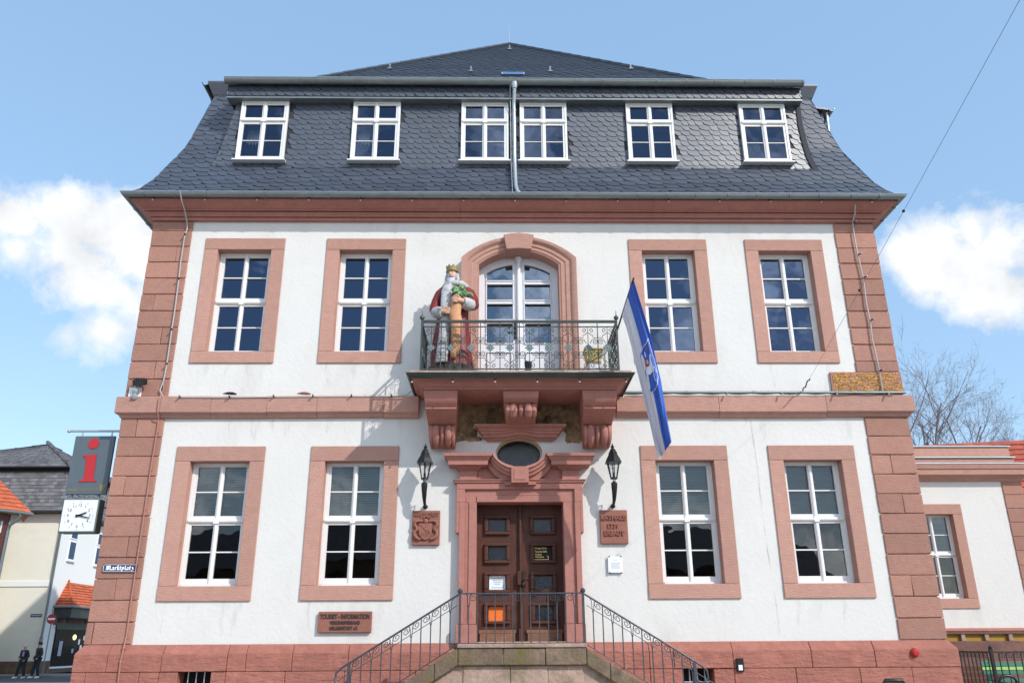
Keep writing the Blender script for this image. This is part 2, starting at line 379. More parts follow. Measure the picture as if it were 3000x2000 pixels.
for x in (-3.93, -1.0, 1.9, 4.7): w.box(x-.06, x+.06, .43, 5.2, 1.6, 5.7); w.box(x-.06, x+.06, .43, 5.2, 5.85, 9.95)
put('interior_walls', w, 'interior', TH)

# ---- windows
def frame_mesh(hw, H, rows, trans, bot, top, mull=.045, side=.10, y=.20):
    """rows: pane bands (z0,z1); trans: (z0,z1) of the bulging transom"""
    b = MB(); yb = y+.07
    b.box(-hw, -hw+.05, y, yb, 0, H); b.box(hw-.05, hw, y, yb, 0, H); b.box(-hw+.05, hw-.05, y, yb, H-.045, H); b.box(-hw+.05, hw-.05, y-.03, yb, 0, .045)
    z0, z1 = rows[0][0], rows[-1][1]
    for s in (-1, 1):                  # sash stiles
        b.box(min(s*(hw-.05), s*(hw-side)), max(s*(hw-.05), s*(hw-side)), y+.014, yb-.004, .047, H-.047)
        b.box(min(s*mull, s*.018), max(s*mull, s*.018), y+.012, yb-.004, .047, H-.047)
        xa, xb = sorted((s*(hw-side), s*mull))
        edges = [.047]+[v for r in rows for v in r]+[H-.047]
        for i in range(0, len(edges), 2):
            a, c = edges[i], edges[i+1]
            thin = c-a < .05
            b.box(xa, xb, y+(.022 if thin else .016), yb-.006, a, c)
    b.tube([(0, y+.022, .02), (0, y+.022, H-.04)], .036, 8)            # round mullion
    zt = (trans[0]+trans[1])/2; rr = (trans[1]-trans[0])/2
    b.box(-hw+.02, hw-.02, y-.012, y+.05, trans[0]+.02, trans[1]-.02); b.tube([(-hw+.03, y+.004, zt), (hw-.03, y+.004, zt)], rr*.62, 8)
    b.box(-.05, .05, y-.03, y+.03, zt-rr*.95, zt+rr*.95)
    return b
def pane_mesh(hw, rows, mull=.045, side=.10, y=.20):
    b = MB()
    for s in (-1, 1):
        xa, xb = sorted((s*(hw-side), s*mull))
        for a, c in rows: b.quad((xa-.01, y+.045, a-.01), (xb+.01, y+.045, a-.01), (xb+.01, y+.045, c+.01), (xa-.01, y+.045, c+.01))
    return b
def surround_mesh(ow, z0, z1, iw, H):
    b = MB(); g = .0025
    b.box(-ow, ow, 0, .275, H, z1); b.box(-ow, ow, -.004, .275, z0, -.0)
    b.box(-ow, -iw, .001, .275, g, H-g); b.box(iw, ow, .001, .275, g, H-g)
    return b
def blind_mesh(hw, z0, z1, y=.33):
    b = MB(); z = z1
    while z > z0:
        b.hexa([(-hw, y, z-.012), (hw, y, z-.012), (hw, y+.014, z+.014), (-hw, y+.014, z+.014), (-hw, y-.001, z-.0112), (hw, y-.001, z-.0112), (hw, y+.013, z+.0148), (-hw, y+.013, z+.0148)]); z -= .034
    b.box(-hw, hw, y, y+.03, z0-.02, z0)
    return b
def make_window(kind, x, z, T=None, y=0):
    L = (x, y, z); T = T or TH
    if kind == 'L':
        rows = [(.14, .59), (.615, 1.08), (1.25, 1.675), (1.70, 2.16)]; hw, H, tr, ow, a, c = .55, 2.226, (1.10, 1.21), .82, -.252, 2.505
    else:
        rows = [(.09, .565), (.59, 1.035), (1.215, 1.655), (1.68, 2.125)]; hw, H, tr, ow, a, c = .5425, 2.211, (1.055, 1.175), .81, -.236, 2.466
    f = put('window', frame_mesh(hw, H, rows, tr, 0, 0).move(*L), 'white_wood', T, L, bevel=.004)
    put('pane', pane_mesh(hw, rows).move(*L), 'glass' if kind == 'L' else 'glass_up', f, L)
    put('stone_surround', surround_mesh(ow, a, c, hw, H).move(*L), 'stone', f, L, bevel=.009, seg=2)
    if kind == 'L': put('blind', blind_mesh(hw-.03, 1.13, 2.19).move(*L), 'blind', f, L)
    return f
for kind, xs, z in (('L', LX, LZ), ('U', UX, UZ)):
    f0 = make_window(kind, xs[0], z)
    for x in xs[1:]: dup(f0, TH, (x, 0, z))
for o_ in list(TH.children):           # old sashes never hang quite true: every pane mirrors another bit of sky
    if o_.name.startswith('window'):
        for c_ in o_.children:
            if c_.name.startswith('pane'): c_.rotation_euler = (rnd.uniform(-.012, .012), 0, rnd.uniform(-.010, .010))
b = MB()                               # faint dirt washed down below ledges and sills
def wash(x, z, w0, L):
    n_ = 8; ph = rnd.uniform(0, 6)
    for i in range(n_):
        t0, t1 = i/n_, (i+1)/n_; f0 = lambda t: (x+.02*sin(5*t+ph), z-L*t, w0*(1-.8*t)+.004)
        a_, c_ = f0(t0), f0(t1); b.quad((a_[0]-a_[2], .0278, a_[1]), (c_[0]-c_[2], .0278, c_[1]), (c_[0]+c_[2], .0278, c_[1]), (a_[0]+a_[2], .0278, a_[1]))
for xs, zb_, ow in ((UX, 6.755, .81), (LX, 2.355, .82)):
    for x in xs:
        for q in (-.72, -.2, .35, .74):
            if rnd.random() < .75: wash(x+ow*q+rnd.uniform(-.1, .1), zb_, rnd.uniform(.03, .09), rnd.uniform(.25, .62))
for i in range(14):
    x = rnd.uniform(-6.2, 7.0)
    if not -1.6 < x < 2.4: wash(x, 5.65, rnd.uniform(.02, .12), rnd.uniform(.15, .5))
put('dirt_streaks', b, 'streak_soft', TH)['kind'] = 'stuff'
# warm ceiling lamps seen through the lower windows
for x in (-3.05, 3.25, 4.0):
    b = MB(); b.box(x-.3, x+.3, 2.2, 2.5, 5.30, 5.34); put('ceiling_panel', b, 'bag', TH)

# ---- roof
PROF = [(.46, 10.24), (.29, 10.42), (.12, 10.74), (-.02, 11.11), (-.15, 11.46), (-.27, 11.79), (-.34, 12.09), (-.40, 12.39), (-.47, 12.72), (-.535, 13.05), (-.62, 13.44)]
SL = [0]
for a, b in zip(PROF, PROF[1:]): SL.append(SL[-1]+math.hypot(a[0]-b[0], a[1]-b[1]))
def prof_at(s):
    s = max(0, min(SL[-1]-1e-6, s))
    for i in range(len(PROF)-1):
        if s <= SL[i+1]:
            t = (s-SL[i])/(SL[i+1]-SL[i]); a, b = PROF[i], PROF[i+1]
            n = Vector((0, -(b[1]-a[1]), -(b[0]-a[0])*-1)); n = Vector((0, -(b[1]-a[1]), (a[0]-b[0]))).normalized()
            return a[0]+(b[0]-a[0])*t, a[1]+(b[1]-a[1])*t, n
def slates(mb, surf, xr, smax, rh, wd, tilt=0., skip=None, lift=.013, flip=1, x0=None, x1=None, jit=.01):
    xa, xb = x0, x1; t = math.tan(tilt)
    r0 = int(math.floor((-max(xa*t, xb*t))/rh))-2; r1 = int(math.ceil((smax-min(xa*t, xb*t))/rh))+1
    shape = [(1.10, 0), (.74, 0), (.52, .05), (.33, .17), (.17, .36), (.06, .62), (.01, .92), (0, 1.25), (1.10, 1.25)]
    for r in range(r0, r1):
        off = rnd.random()*wd; n = int((xb-xa)/wd)+3
        xx = xa-wd-off
        while xx < xb+wd:
            w = wd*rnd.uniform(.70, 1.30); pts = []; low = []
            hj = rnd.uniform(-jit, jit)
            cx, cs = xx+w/2, r*rh+(xx+w/2)*t+rh*.5
            if not (skip and skip(cx, cs)) and -rh*1.3 < cs < smax+rh:
                for u, v in shape:
                    uu = u if flip > 0 else 1.12-u
                    x = xx+uu*w; s = r*rh+x*t+v*rh+(hj if v < .5 else 0)
                    s2 = max(0, min(smax, s)); lo, hi = xr(s2); x2 = max(lo, min(hi, x))
                    P, nn = surf(x2, s2)
                    pts.append(P+nn*(.003+lift*(1-v/1.25)+.009*(1-u/1.12))); low.append(P-nn*.004)
                c = pts[0]; ar = Vector((0, 0, 0))
                for i in range(1, len(pts)-1): ar += (pts[i]-c).cross(pts[i+1]-c)
                if ar.length > .002:
                    k_ = len(pts); mb.add(pts, [tuple(range(k_))])
                    mb.add(pts[:7]+low[:7], [(i, i+1, i+8, i+7) for i in range(6)], 1)
            xx += w
def main_surf(x, s):
    o, z, n = prof_at(s); return Vector((x, -o, z)), n
roof = MB()
roof.sweep([(o-.006, z) for o, z in PROF], [(XL, 13.4), (XL, 0), (XR, 0), (XR, 13.4)], closed_prof=False, m=1)
DL = [(11.08, -6.10), (11.2, -6.05), (11.38, -6.0), (11.77, -5.90), (12.2, -5.81), (12.83, -5.70), (13.1, -5.68)]
DR = [(11.08, 6.86), (11.2, 6.80), (11.45, 6.72), (11.83, 6.67), (12.28, 6.64), (12.9, 6.66), (13.1, 6.66)]
def dedge(T, z):
    for (a, x), (b, y) in zip(T, T[1:]):
        if z <= b: return x+(y-x)*max(0, (z-a))/(b-a)
    return T[-1][1]
slates(roof, main_surf, lambda s: (XL-prof_at(s)[0], XR+prof_at(s)[0]), SL[-1], .155, .27, R(3.2),
       skip=lambda x, s: s > 1.25 and -5.6 < x < 6.4, x0=XL-.5, x1=XR+.5)
# upper pyramid roof
AP = Vector((XC, 7.0, 20.35)); y0 = .66; zc = 13.42; xl, xr_ = XL+.62, XR-.62
cFL, cFR, cBL, cBR = Vector((xl, y0, zc)), Vector((xr_, y0, zc)), Vector((xl, 13.3, zc)), Vector((xr_, 13.3, zc))
roof.add([cFL, cFR, AP], [(0, 1, 2)], 1); roof.add([cFL, AP, cBL], [(0, 1, 2)], 0); roof.add([cFR, cBR, AP], [(0, 1, 2)], 0); roof.add([cBL, AP, cBR], [(0, 1, 2)], 0)
su = Vector((0, AP.y-y0, AP.z-zc)); SU = su.length; su /= SU; nu = Vector((0, -su.z, su.y))
slates(roof, lambda x, s: (Vector((x, y0, zc))+su*s, nu), lambda s: (xl+(AP.x-xl)*s/SU, xr_+(AP.x-xr_)*s/SU), SU, .20, .32, R(2.0), x0=xl, x1=xr_, lift=.02,
       skip=lambda x, s: s < .8)
for c in (cFL, cFR):                   # hip coverings
    d = (AP-c); k = 26; n = 0
    for i in range(k):
        a = c+d*(i/k); b = c+d*((i+1.15)/k); roof.tube([a+Vector((0, -.02, .03)), b+Vector((0, -.02, .015))], .05, 5)
put('slate_roof', roof, ['slate', 'slate_deck'], TH)
b = MB(); b.tube([(XC, 7, 20.3), (XC-.02, 7, 21.1)], .018, 5); put('lightning_rod', b, 'zinc_light', TH)
for px, py in ((1142, 200), (1380, 208), (1612, 208), (1848, 200), (1493, 143)):
    for k in range(1):
        d = dirpx(px, py+5); t = (nu.dot(Vector((0, y0, zc))-CAM))/nu.dot(d); p = CAM+d*t
        b = MB(); b.box(p.x-.022, p.x+.022, p.y-.02, p.y+.02, p.z, p.z+.20); b.box(p.x-.06, p.x+.06, p.y-.08, p.y+.03, p.z-.02, p.z+.015)
        put('roof_hook', b, 'zinc', TH)
b = MB(); d = dirpx(1503, 219); t = (nu.dot(Vector((0, y0, zc))-CAM))/nu.dot(d); p = CAM+d*t
for (a0, a1, s0, s1, lf, mi) in ((-.31, .31, -.25, .12, .05, 0), (-.27, .27, -.2, .09, .056, 1)):
    q = [p+Vector((a, 0, 0))+su*s+nu*lf for a, s in ((a0, s0), (a1, s0), (a1, s1), (a0, s1))]; b.add(q, [(0, 1, 2, 3)], mi)
put('skylight', b, ['zinc_light', 'glass_up'], TH)

# ---- wide dormer front
dm = MB(); dh = [(x-.45, x+.45, DZ+.05, DZ+1.45) for x in DX]
holes_wall(dm, -5.68, 6.62, 11.1, 13.0, dh, .05, .34, 1)
for T, xin, sg in ((DL, -5.68, 1), (DR, 6.62, -1)):
    zs = [t[0] for t in T if t[0] < 13]+[13.0]
    for a, c in zip(zs, zs[1:]):
        xa, xc = dedge(T, a), dedge(T, c)
        dm.quad((xa, .05, a), (xin, .05, a), (xin, .05, c), (xc, .05, c), 1); dm.quad((xa, .05, a), (xc, .05, c), (xc, 1.0, c), (xa, 1.0, a), 1)
slates(dm, lambda x, s: (Vector((x, .05, 11.17+s)), Vector((0, -1, 0))), lambda s: (dedge(DL, 11.17+s)-.03, dedge(DR, 11.17+s)+.03), 1.75, .128, .20, R(1.0),
       skip=lambda x, s: any(a-.08 < x < b+.08 and c-.02 < 11.17+s < d+.02 for a, b, c, d in dh), x0=-6.2, x1=6.95, lift=.013)
for (a, x), (c, y_) in zip(DR, DR[1:]):  # dark strip painted in as the shadow gap along the right dormer edge
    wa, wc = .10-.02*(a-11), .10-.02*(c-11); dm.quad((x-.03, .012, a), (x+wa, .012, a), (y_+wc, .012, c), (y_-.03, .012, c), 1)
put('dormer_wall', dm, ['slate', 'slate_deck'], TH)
fa = MB(); fa.box(-5.90, 6.70, -.13, .5, 12.84, 13.14, 1)
slates(fa, lambda x, s: (Vector((x, -.13, 12.86+s)), Vector((0, -1, 0))), lambda s: (-5.91, 6.71), .29, .135, .19, 0, x0=-5.9, x1=6.7, lift=.016)
put('slate_fascia', fa, ['slate', 'slate_deck'], TH)
b = MB(); b.box(-5.91, 6.71, -.155, .10, 12.80, 12.838); put('fascia_board', b, 'zinc', TH)
b = MB(); b.hexa([(-5.95, -.30, 13.16), (6.74, -.30, 13.16), (6.4, 1.3, 13.9), (-5.6, 1.3, 13.9), (-5.95, -.30, 13.20), (6.74, -.30, 13.20), (6.4, 1.3, 14.05), (-5.6, 1.3, 14.05)]); put('dormer_roof', b, 'slate', TH)
def gutter(path, r, z, name, ends=(), ring=.62, m='zinc', lipl=.012):
    b = MB(); k = 9
    pr = [(-r+r*(1-cos(pi*i/k)), z-r*sin(pi*i/k)) for i in range(k+1)]; pr = [(r*-cos(pi*i/k), z-r*sin(pi*i/k)) for i in range(k+1)]
    pi_ = [((r-.008)*-cos(pi*i/k), z-(r-.008)*sin(pi*i/k)) for i in range(k, -1, -1)]
    b.sweep(pr+pi_, path)
    P = [Vector((x, y)) for x, y in path]
    for A, B in zip(P, P[1:]):          # joints and the rolled lip
        d = (B-A).normalized(); n = Vector((d.y, -d.x)); L = (B-A).length; s = .35
        while s < L:
            c = A+d*s; rr = r+.011
            pp = [(rr*-cos(pi*i/k), z-rr*sin(pi*i/k)) for i in range(k+1)]; qq = [((rr-.01)*-cos(pi*i/k), z-(rr-.01)*sin(pi*i/k)) for i in range(k, -1, -1)]
            b.sweep(pp+qq, [tuple(c), tuple(c+d*.035)]); s += ring+rnd.uniform(-.06, .06)
    b.sweep([(r+lipl*cos(a*pi/3), z+.004+lipl*sin(a*pi/3)) for a in range(6)], path, m=1)
    return put(name, b, [m, 'zinc_light'], TH, smooth=50)
gutter([(-5.95, -.25), (6.74, -.25)], .095, 13.20, 'dormer_gutter', m='zinc')
gutter([(XL-.46, 6), (XL-.46, -.46), (XR+.46, -.46), (XR+.46, 6)], .078, 10.235, 'eaves_gutter')
# main roof eaves behind the dormer, with the side gutters
b = MB(); pr = [(-.02, 13.40), (.06, 13.44), (.17, 13.70), (.17, 13.74), (-.1, 13.74), (-.1, 13.4)]
b.sweep(pr, [(xl, 9), (xl, y0), (-5.8, y0)]); put('roof_eaves', b, 'slate', TH); b = MB(); b.sweep(pr, [(6.6, y0), (xr_, y0), (xr_, 9)]); put('roof_eaves', b, 'slate', TH)
gutter([(xl-.25, 6), (xl-.25, y0-.1)], .085, 13.76, 'side_gutter', m='zinc_dark'); gutter([(xr_+.25, y0+.9), (xr_+.25, 6)], .08, 13.76, 'side_gutter', m='zinc_dark')
for sx, X, yy, zt in ((1, XR-.62, 1.6, 13.86), (-1, XL+.62, 2.4, 13.62)):      # the small side dormers
    b = MB(); xo = X+sx*.72
    b.box(min(X-sx*.3, xo), max(X-sx*.3, xo), yy, yy+2, 12.3, zt-.1); b.hexa([(X-sx*.4, yy-.12, zt+.1), (xo+sx*.12, yy-.12, zt-.1), (xo+sx*.12, yy+2.1, zt-.1), (X-sx*.4, yy+2.1, zt+.1), (X-sx*.4, yy-.12, zt+.16), (xo+sx*.12, yy-.12, zt-.05), (xo+sx*.12, yy+2.1, zt-.05), (X-sx*.4, yy+2.1, zt+.16)])
    put('side_dormer', b, 'slate', TH)
    if sx > 0:
        gutter([(xo+.17, yy-.14), (xo+.17, yy+2)], .07, zt-.07, 'side_gutter'); b = MB(); b.tube([(xo+.08, yy-.03, 13.75), (xo+.04, yy-.03, 12.9)], .035, 8); put('side_downpipe', b, 'zinc_light', TH, smooth=60)
# dormer windows
def make_dormer_window(x):
    L = (x, -.20, DZ); rows = [(.10, .485), (.505, .91), (1.08, 1.41)]
    f = put('dormer_window', frame_mesh(.515, 1.5, rows, (.945, 1.045), 0, 0, mull=.05, side=.095, y=.165).move(*L), 'white_wood', TH, L, bevel=.004)
    put('pane', pane_mesh(.515, rows, mull=.05, side=.095, y=.165).move(*L), 'glass_dormer', f, L)
    b = MB(); b.box(-.56, .56, .10, .26, -.035, 0); b.box(-.54, .54, .05, .2, -.06, -.035) if 0 else None
    put('window_sill', b.move(*L), 'white_wood', f, L, bevel=.004); return f
f0 = make_dormer_window(DX[0])
for x in DX[1:]: dup(f0, TH, (x, -.20, DZ))
b = MB(); b.box(-5.8, 6.6, 1.2, 1.25, 11.2, 12.95); b.box(-5.8, 6.6, .35, 1.2, 12.92, 12.97); b.box(-5.8, 6.6, .35, 1.2, 11.12, 11.17); put('attic_rooms', b, 'interior', TH)
for x, wd in ((DX[0], .15), (DX[1], .13)):
    b = MB(); n = 9
    for i in range(n):
        xa = x-.43+wd*2*i/n; xb = x-.43+wd*2*(i+1)/n; ya = .30+.02*(i % 2); yb = .30+.02*((i+1) % 2)
        b.quad((xa, ya, DZ+.05), (xb, yb, DZ+.05), (xb, yb, DZ+.98), (xa, ya, DZ+.98))
    put('curtain', b, 'curtain', TH)
# downpipe between the two middle dormer windows
b = MB(); b.lathe([(.05, 0), (.085, .10), (.09, .17)], (.36, -.245, 13.01), 10); b.tube([(.36, -.245, 13.05), (.36, -.22, 12.95), (.35, -.10, 12.75), (.35, -.075, 12.6), (.355, -.075, 11.4), (.36, -.16, 11.05), (.37, -.36, 10.5), (.40, -.44, 10.33), (.45, -.45, 10.27)], .042, 10)
for z in (12.55, 11.6): b.tube([(.35, -.075, z), (.35, -.075, z+.03)], .05, 10)
put('downpipe', b, 'zinc_light', TH, smooth=60)
b = MB(); b.tube([(.27, -.33, 13.25), (.27, -.13, 12.8), (.275, -.07, 12.5), (.28, -.07, 11.3), (.29, -.25, 10.8), (.30, -.47, 10.27)], .008, 5); put('lightning_conductor', b, 'zinc_light', TH)

# ---- cornice, string course, plinth, quoins
CPR = [(.02, 9.845), (.055, 9.85), (.06, 9.895), (.035, 9.905), (.04, 9.918), (.085, 9.922), (.10, 9.95), (.135, 9.975), (.14, 9.99), (.085, 9.996), (.09, 10.012), (.165, 10.018), (.17, 10.04), (.20, 10.045), (.235, 10.06), (.29, 10.09), (.35, 10.125), (.385, 10.135), (.39, 10.165), (-.2, 10.165), (-.2, 9.845)]
b = MB()
for xa, xb in ((XL, -.78), (-.775, 3.2), (3.205, XR)):
    path = [(xa, 0), (xb, 0)]
    if xa == XL: path = [(XL, 6)]+path
    if xb == XR: path = path+[(XR, 6)]
    b.sweep(CPR, path)
put('cornice', b, 'stone_paint', TH)
b = MB(); b.sweep([(-.1, 10.166), (.41, 10.166), (.45, 10.22), (-.1, 10.22)], [(XL, 6), (XL, 0), (XR, 0), (XR, 6)]); put('eaves_board', b, 'zinc_dark', TH)
SPR = [(-.2, 5.655), (.02, 5.655), (.045, 5.675), (.05, 5.70), (.075, 5.725), (.105, 5.735), (.12, 5.75), (.12, 6.045), (.10, 6.065), (-.2, 6.075)]
for lst in ([XL, -6.36, -5.42, -4.36, -3.42, -2.16, -1.50], [2.26, 3.10, 4.22, 6.28, XR]):
    b = MB()
    for xa, xb in zip(lst, lst[1:]):
        path = [(xa+.002, 0), (xb-.002, 0)]; dz = rnd.uniform(-.008, .006); do = rnd.uniform(-.007, .007)
        if xa == XL: path = [(XL, 6)]+[(XL, 0), (xb-.002, 0)]
        if xb == XR: path = [(xa+.002, 0), (XR, 0), (XR, 6)]
        b.sweep([(o+do, z+dz) for o, z in SPR], path)
    put('string_course', b, 'stone', TH, bevel=.006, seg=2)
b = MB()
def plinth_course(z0, z1, xs, top=False, gap=None):
    for xa, xb in zip(xs, xs[1:]):
        if gap and gap[0]-.01 <= xa and xb <= gap[1]+.01: continue
        do = rnd.uniform(-.006, .006); g = .003
        pr = [(-.3, z0+g), (.1+do, z0+g)]+([(.1+do, z1-.15), (.09+do, z1-.13), (.005, z1), (-.3, z1)] if top else [(.1+do, z1-g), (-.3, z1-g)])
        path = [(xa+g, 0), (xb-g, 0)]
        if xa == XL: path = [(XL, 6), (XL, 0), (xb-g, 0)]
        if xb == XR: path = [(xa+g, 0), (XR, 0), (XR, 6)]
        b.sweep(pr, path)
plinth_course(1.215, 1.65, [XL, -6.62, -5.70, -4.60, -4.28, -3.5, -2.55, -.74], True)
plinth_course(1.215, 1.65, [1.52, 2.6, 4.04, 5.4, 6.5, XR], True)
for xs_, gp in (([XL, -6.95, -6.05, -5.72, -5.40, -4.85, -4.60, -3.6, -2.6, -1.4, 0], (-5.40, -4.85)), ([0, 1.6, 2.6, 3.16, 3.69, 4.04, 5.1, 6.2, 7.1, XR], (3.16, 3.69))):
    plinth_course(.70, 1.215, xs_, False, gp)
plinth_course(.0, .70, [XL, -6.2, -5.0, -3.8, -2.4, -1.2, 0, 1.2, 2.5, 3.9, 5.2, 6.5, XR])
put('plinth', b, 'stone_plinth', TH, bevel=.012, seg=2)
for xa, xb in ((-5.40, -4.85), (3.16, 3.69)):
    b = MB(); b.box(xa-.1, xb+.1, .22, .5, .6, 1.3, 0)
    for i in range(1, 4): b.tube([(xa+(xb-xa)*i/4, .02, .7), (xa+(xb-xa)*i/4, .02, 1.22)], .010, 6, 1)
    for z in (.82, 1.0): b.tube([(xa, .01, z), (xb, .01, z)], .010, 6, 1)
    cw = put('cellar_window', b, ['dark', 'zinc_light'], TH); b = MB(); d_ = (xa-.30, xb+.25) if xa < 0 else (xa-.14, xb+.345); b.hexa([(d_[0]+.004, -.118, 1.222), (d_[1]-.004, -.118, 1.222), (d_[1]-.004, -.05, 1.222), (d_[0]+.004, -.05, 1.222), (d_[0]+.004, -.118, 1.495), (d_[1]-.004, -.118, 1.495), (d_[1]-.004, -.05, 1.495), (d_[0]+.004, -.05, 1.495)]); put('lintel_stone', b, 'stone_plinth', cw, bevel=.008, seg=2)
def quoin(x0, x1, zl, outer, vj):
    b = MB(); g = .006
    for i, (a, c) in enumerate(zip(zl, zl[1:])):
        d = rnd.uniform(-.003, .003); cuts = [x0, x1]
        if i in vj: cuts = [x0, vj[i], x1]
        for xa, xb in zip(cuts, cuts[1:]):
            e = rnd.uniform(-.002, .002); y_ = .0+d+e
            deep = 5.0 if (xa == x0 and outer < 0) or (xb == x1 and outer > 0) else .12
            ga = g*.3 if xa != x0 else 0; gb = g*.3 if xb != x1 else 0
            j = lambda s_=.006: rnd.uniform(-s_, s_)
            b.hexa([(xa+ga+j(), y_+j(.003), a+g+j()), (xb-gb+j(), y_+j(.003), a+g+j()), (xb-gb, deep, a+g), (xa+ga, deep, a+g), (xa+ga+j(), y_+j(.003), c-g+j()), (xb-gb+j(), y_+j(.003), c-g+j()), (xb-gb, deep, c-g), (xa+ga, deep, c-g)])
    b.box(x0+.03, x1-.03, .028, .12, zl[0], zl[-1])
    return b
zl = [6.08+(9.84-6.08)*i/10.6 for i in range(11)]+[9.84]
zl2 = [1.652+(5.655-1.652)*i/11 for i in range(12)]
put('corner_quoin', quoin(XL-.02, -6.295, zl2, -1, {0: -6.99, 2: -6.72, 4: -6.62, 7: -6.85, 10: -6.8}), 'stone_q', TH, bevel=.014, seg=2)
put('corner_quoin', quoin(XL-.02, -6.295, zl, -1, {1: -6.62, 3: -6.6, 5: -6.85, 8: -6.55}), 'stone_q', TH, bevel=.014, seg=2)
put('corner_quoin', quoin(7.03, XR+.01, zl2, 1, {2: 7.4, 6: 7.5, 8: 7.4}), 'stone_q', TH, bevel=.014, seg=2)
zr = [6.57]+[z for z in zl if z > 6.7]
put('corner_quoin', quoin(7.03, XR+.01, zr, 1, {2: 7.45, 5: 7.35}), 'stone_q', TH, bevel=.014, seg=2)
# the gilded stone: rows of small gold strokes on sandstone
b = MB(); b.box(6.485, XR+.015, -.012, 3, 6.125, 6.565, 0)
for r in range(13):
    x = 6.52; z = 6.15+r*.0315
    while x < XR-.03:
        w_ = rnd.uniform(.015, .06)
        if rnd.random() < .68: b.hexa([(x, -.02, z), (x+w_, -.02, z), (x+w_, -.0115, z), (x, -.0115, z), (x+.006, -.020-rnd.random()*.006, z+.021), (x+w_, -.020-rnd.random()*.006, z+.021), (x+w_, -.0115, z+.021), (x+.006, -.0115, z+.021)], 1)
        x += w_+rnd.uniform(.004, .012)
put('gilded_stone', b, ['stone_q', 'mosaic'], TH)
for u_, v_, L_, w0_ in ((5.02, 5.6, 3.9, .012), (5.06, 5.0, 2.6, .03)):
    b = MB(); n_ = 24
    for i in range(n_):
        t0, t1 = i/n_, (i+1)/n_; f0 = lambda t: (4.83+.10*t+.012*sin(9*t), 5.62-3.9*t, w0_*(1-.75*t)+.006*sin(23*t))
        a_, c_ = f0(t0), f0(t1); b.quad((a_[0]-a_[2], .0275, a_[1]), (c_[0]-c_[2], .0275, c_[1]), (c_[0]+c_[2], .0275, c_[1]), (a_[0]+a_[2], .0275, a_[1]))
    if w0_ < .02: put('rain_streak', b, 'streak', TH)

# ---- balcony door
CXD = .425
def arch(hw, zs, zcrown, n=16):
    sg = zcrown-zs; Rr = (hw*hw+sg*sg)/(2*sg); cz = zcrown-Rr; a = math.asin(hw/Rr)
    return [(CXD+Rr*sin(-a+2*a*i/n), cz+Rr*cos(-a+2*a*i/n)) for i in range(n+1)]
inn = [(CXD-.81, 6.19), (CXD-.81, 7.6)]+arch(.81, 8.86, 9.175)+[(CXD+.81, 7.6), (CXD+.81, 6.19)]
out = [(CXD-1.165, 6.19), (CXD-1.165, 7.6)]+arch(1.165, 8.98, 9.455)+[(CXD+1.165, 7.6), (CXD+1.165, 6.19)]
TY = [(0, .30), (0, -.035), (.10, -.04), (.13, -.055), (.36, -.055), (.39, -.075), (.62, -.075), (.66, -.095), (.80, -.125), (1, -.13), (1, .06)]
b = MB(); b.loft([[(i[0]+(o[0]-i[0])*t, y, i[1]+(o[1]-i[1])*t) for t, y in TY] for i, o in zip(inn, out)])
BD = put('balcony_door_surround', b, 'stone', TH, smooth=30)
b = MB(); b.prism([(.175, 9.13), (.425, 9.15), (.675, 9.13), (.735, 9.46), (.60, 9.485), (.425, 9.495), (.25, 9.485), (.115, 9.46)], -.20, .28); put('keystone', b, 'stone', BD, bevel=.012, seg=2)
def arch_z(x, hw=.80, zs=8.865, zcr=9.175):
    sg = zcr-zs; Rr = (hw*hw+sg*sg)/(2*sg); return zcr-Rr+math.sqrt(max(0, Rr*Rr-(x-CXD)**2))
cols = [(-.385, -.235, 0), (-.235, .315, 1), (.315, .535, 0), (.535, 1.085, 1), (1.085, 1.235, 0)]
rws = [(7.25, 7.69), (7.76, 8.12), (8.19, 8.555)]
b = MB(); pns = []; Y = .29
for x0_, x1_, k in cols:
    n = 8 if k else 3
    for i in range(n):
        a, c = x0_+(x1_-x0_)*i/n, x0_+(x1_-x0_)*(i+1)/n; za, zc_ = arch_z(a)+.02, arch_z(c)+.02
        if not k: b.quad((a, Y, 6.2), (c, Y, 6.2), (c, Y, zc_), (a, Y, za))
        else:
            b.quad((a, Y, za-.19), (c, Y, zc_-.19), (c, Y, zc_), (a, Y, za))
            if i == 0: pn = MB(); pns.append(pn)
            pn.quad((a, Y+.03, 8.6), (c, Y+.03, 8.6), (c, Y+.03, zc_-.17), (a, Y+.03, za-.17))
    if k:
        ed = [6.2]+[v for r in rws for v in r]+[8.625]
        for i in range(0, len(ed), 2): b.quad((x0_, Y, ed[i]), (x1_, Y, ed[i]), (x1_, Y, ed[i+1]), (x0_, Y, ed[i+1]))
        for a, c in rws: pn = MB(); pns.append(pn); pn.quad((x0_-.01, Y+.03, a-.01), (x1_+.01, Y+.03, a-.01), (x1_+.01, Y+.03, c+.01), (x0_-.01, Y+.03, c+.01))
DR_ = put('balcony_door', b, 'white_shine', TH, doubles=True); sm = DR_.modifiers.new('solid', 'SOLIDIFY'); sm.thickness = .05; sm.offset = 0
for pn in pns: put('pane', pn, 'glass_door', DR_, doubles=True)
b = MB()
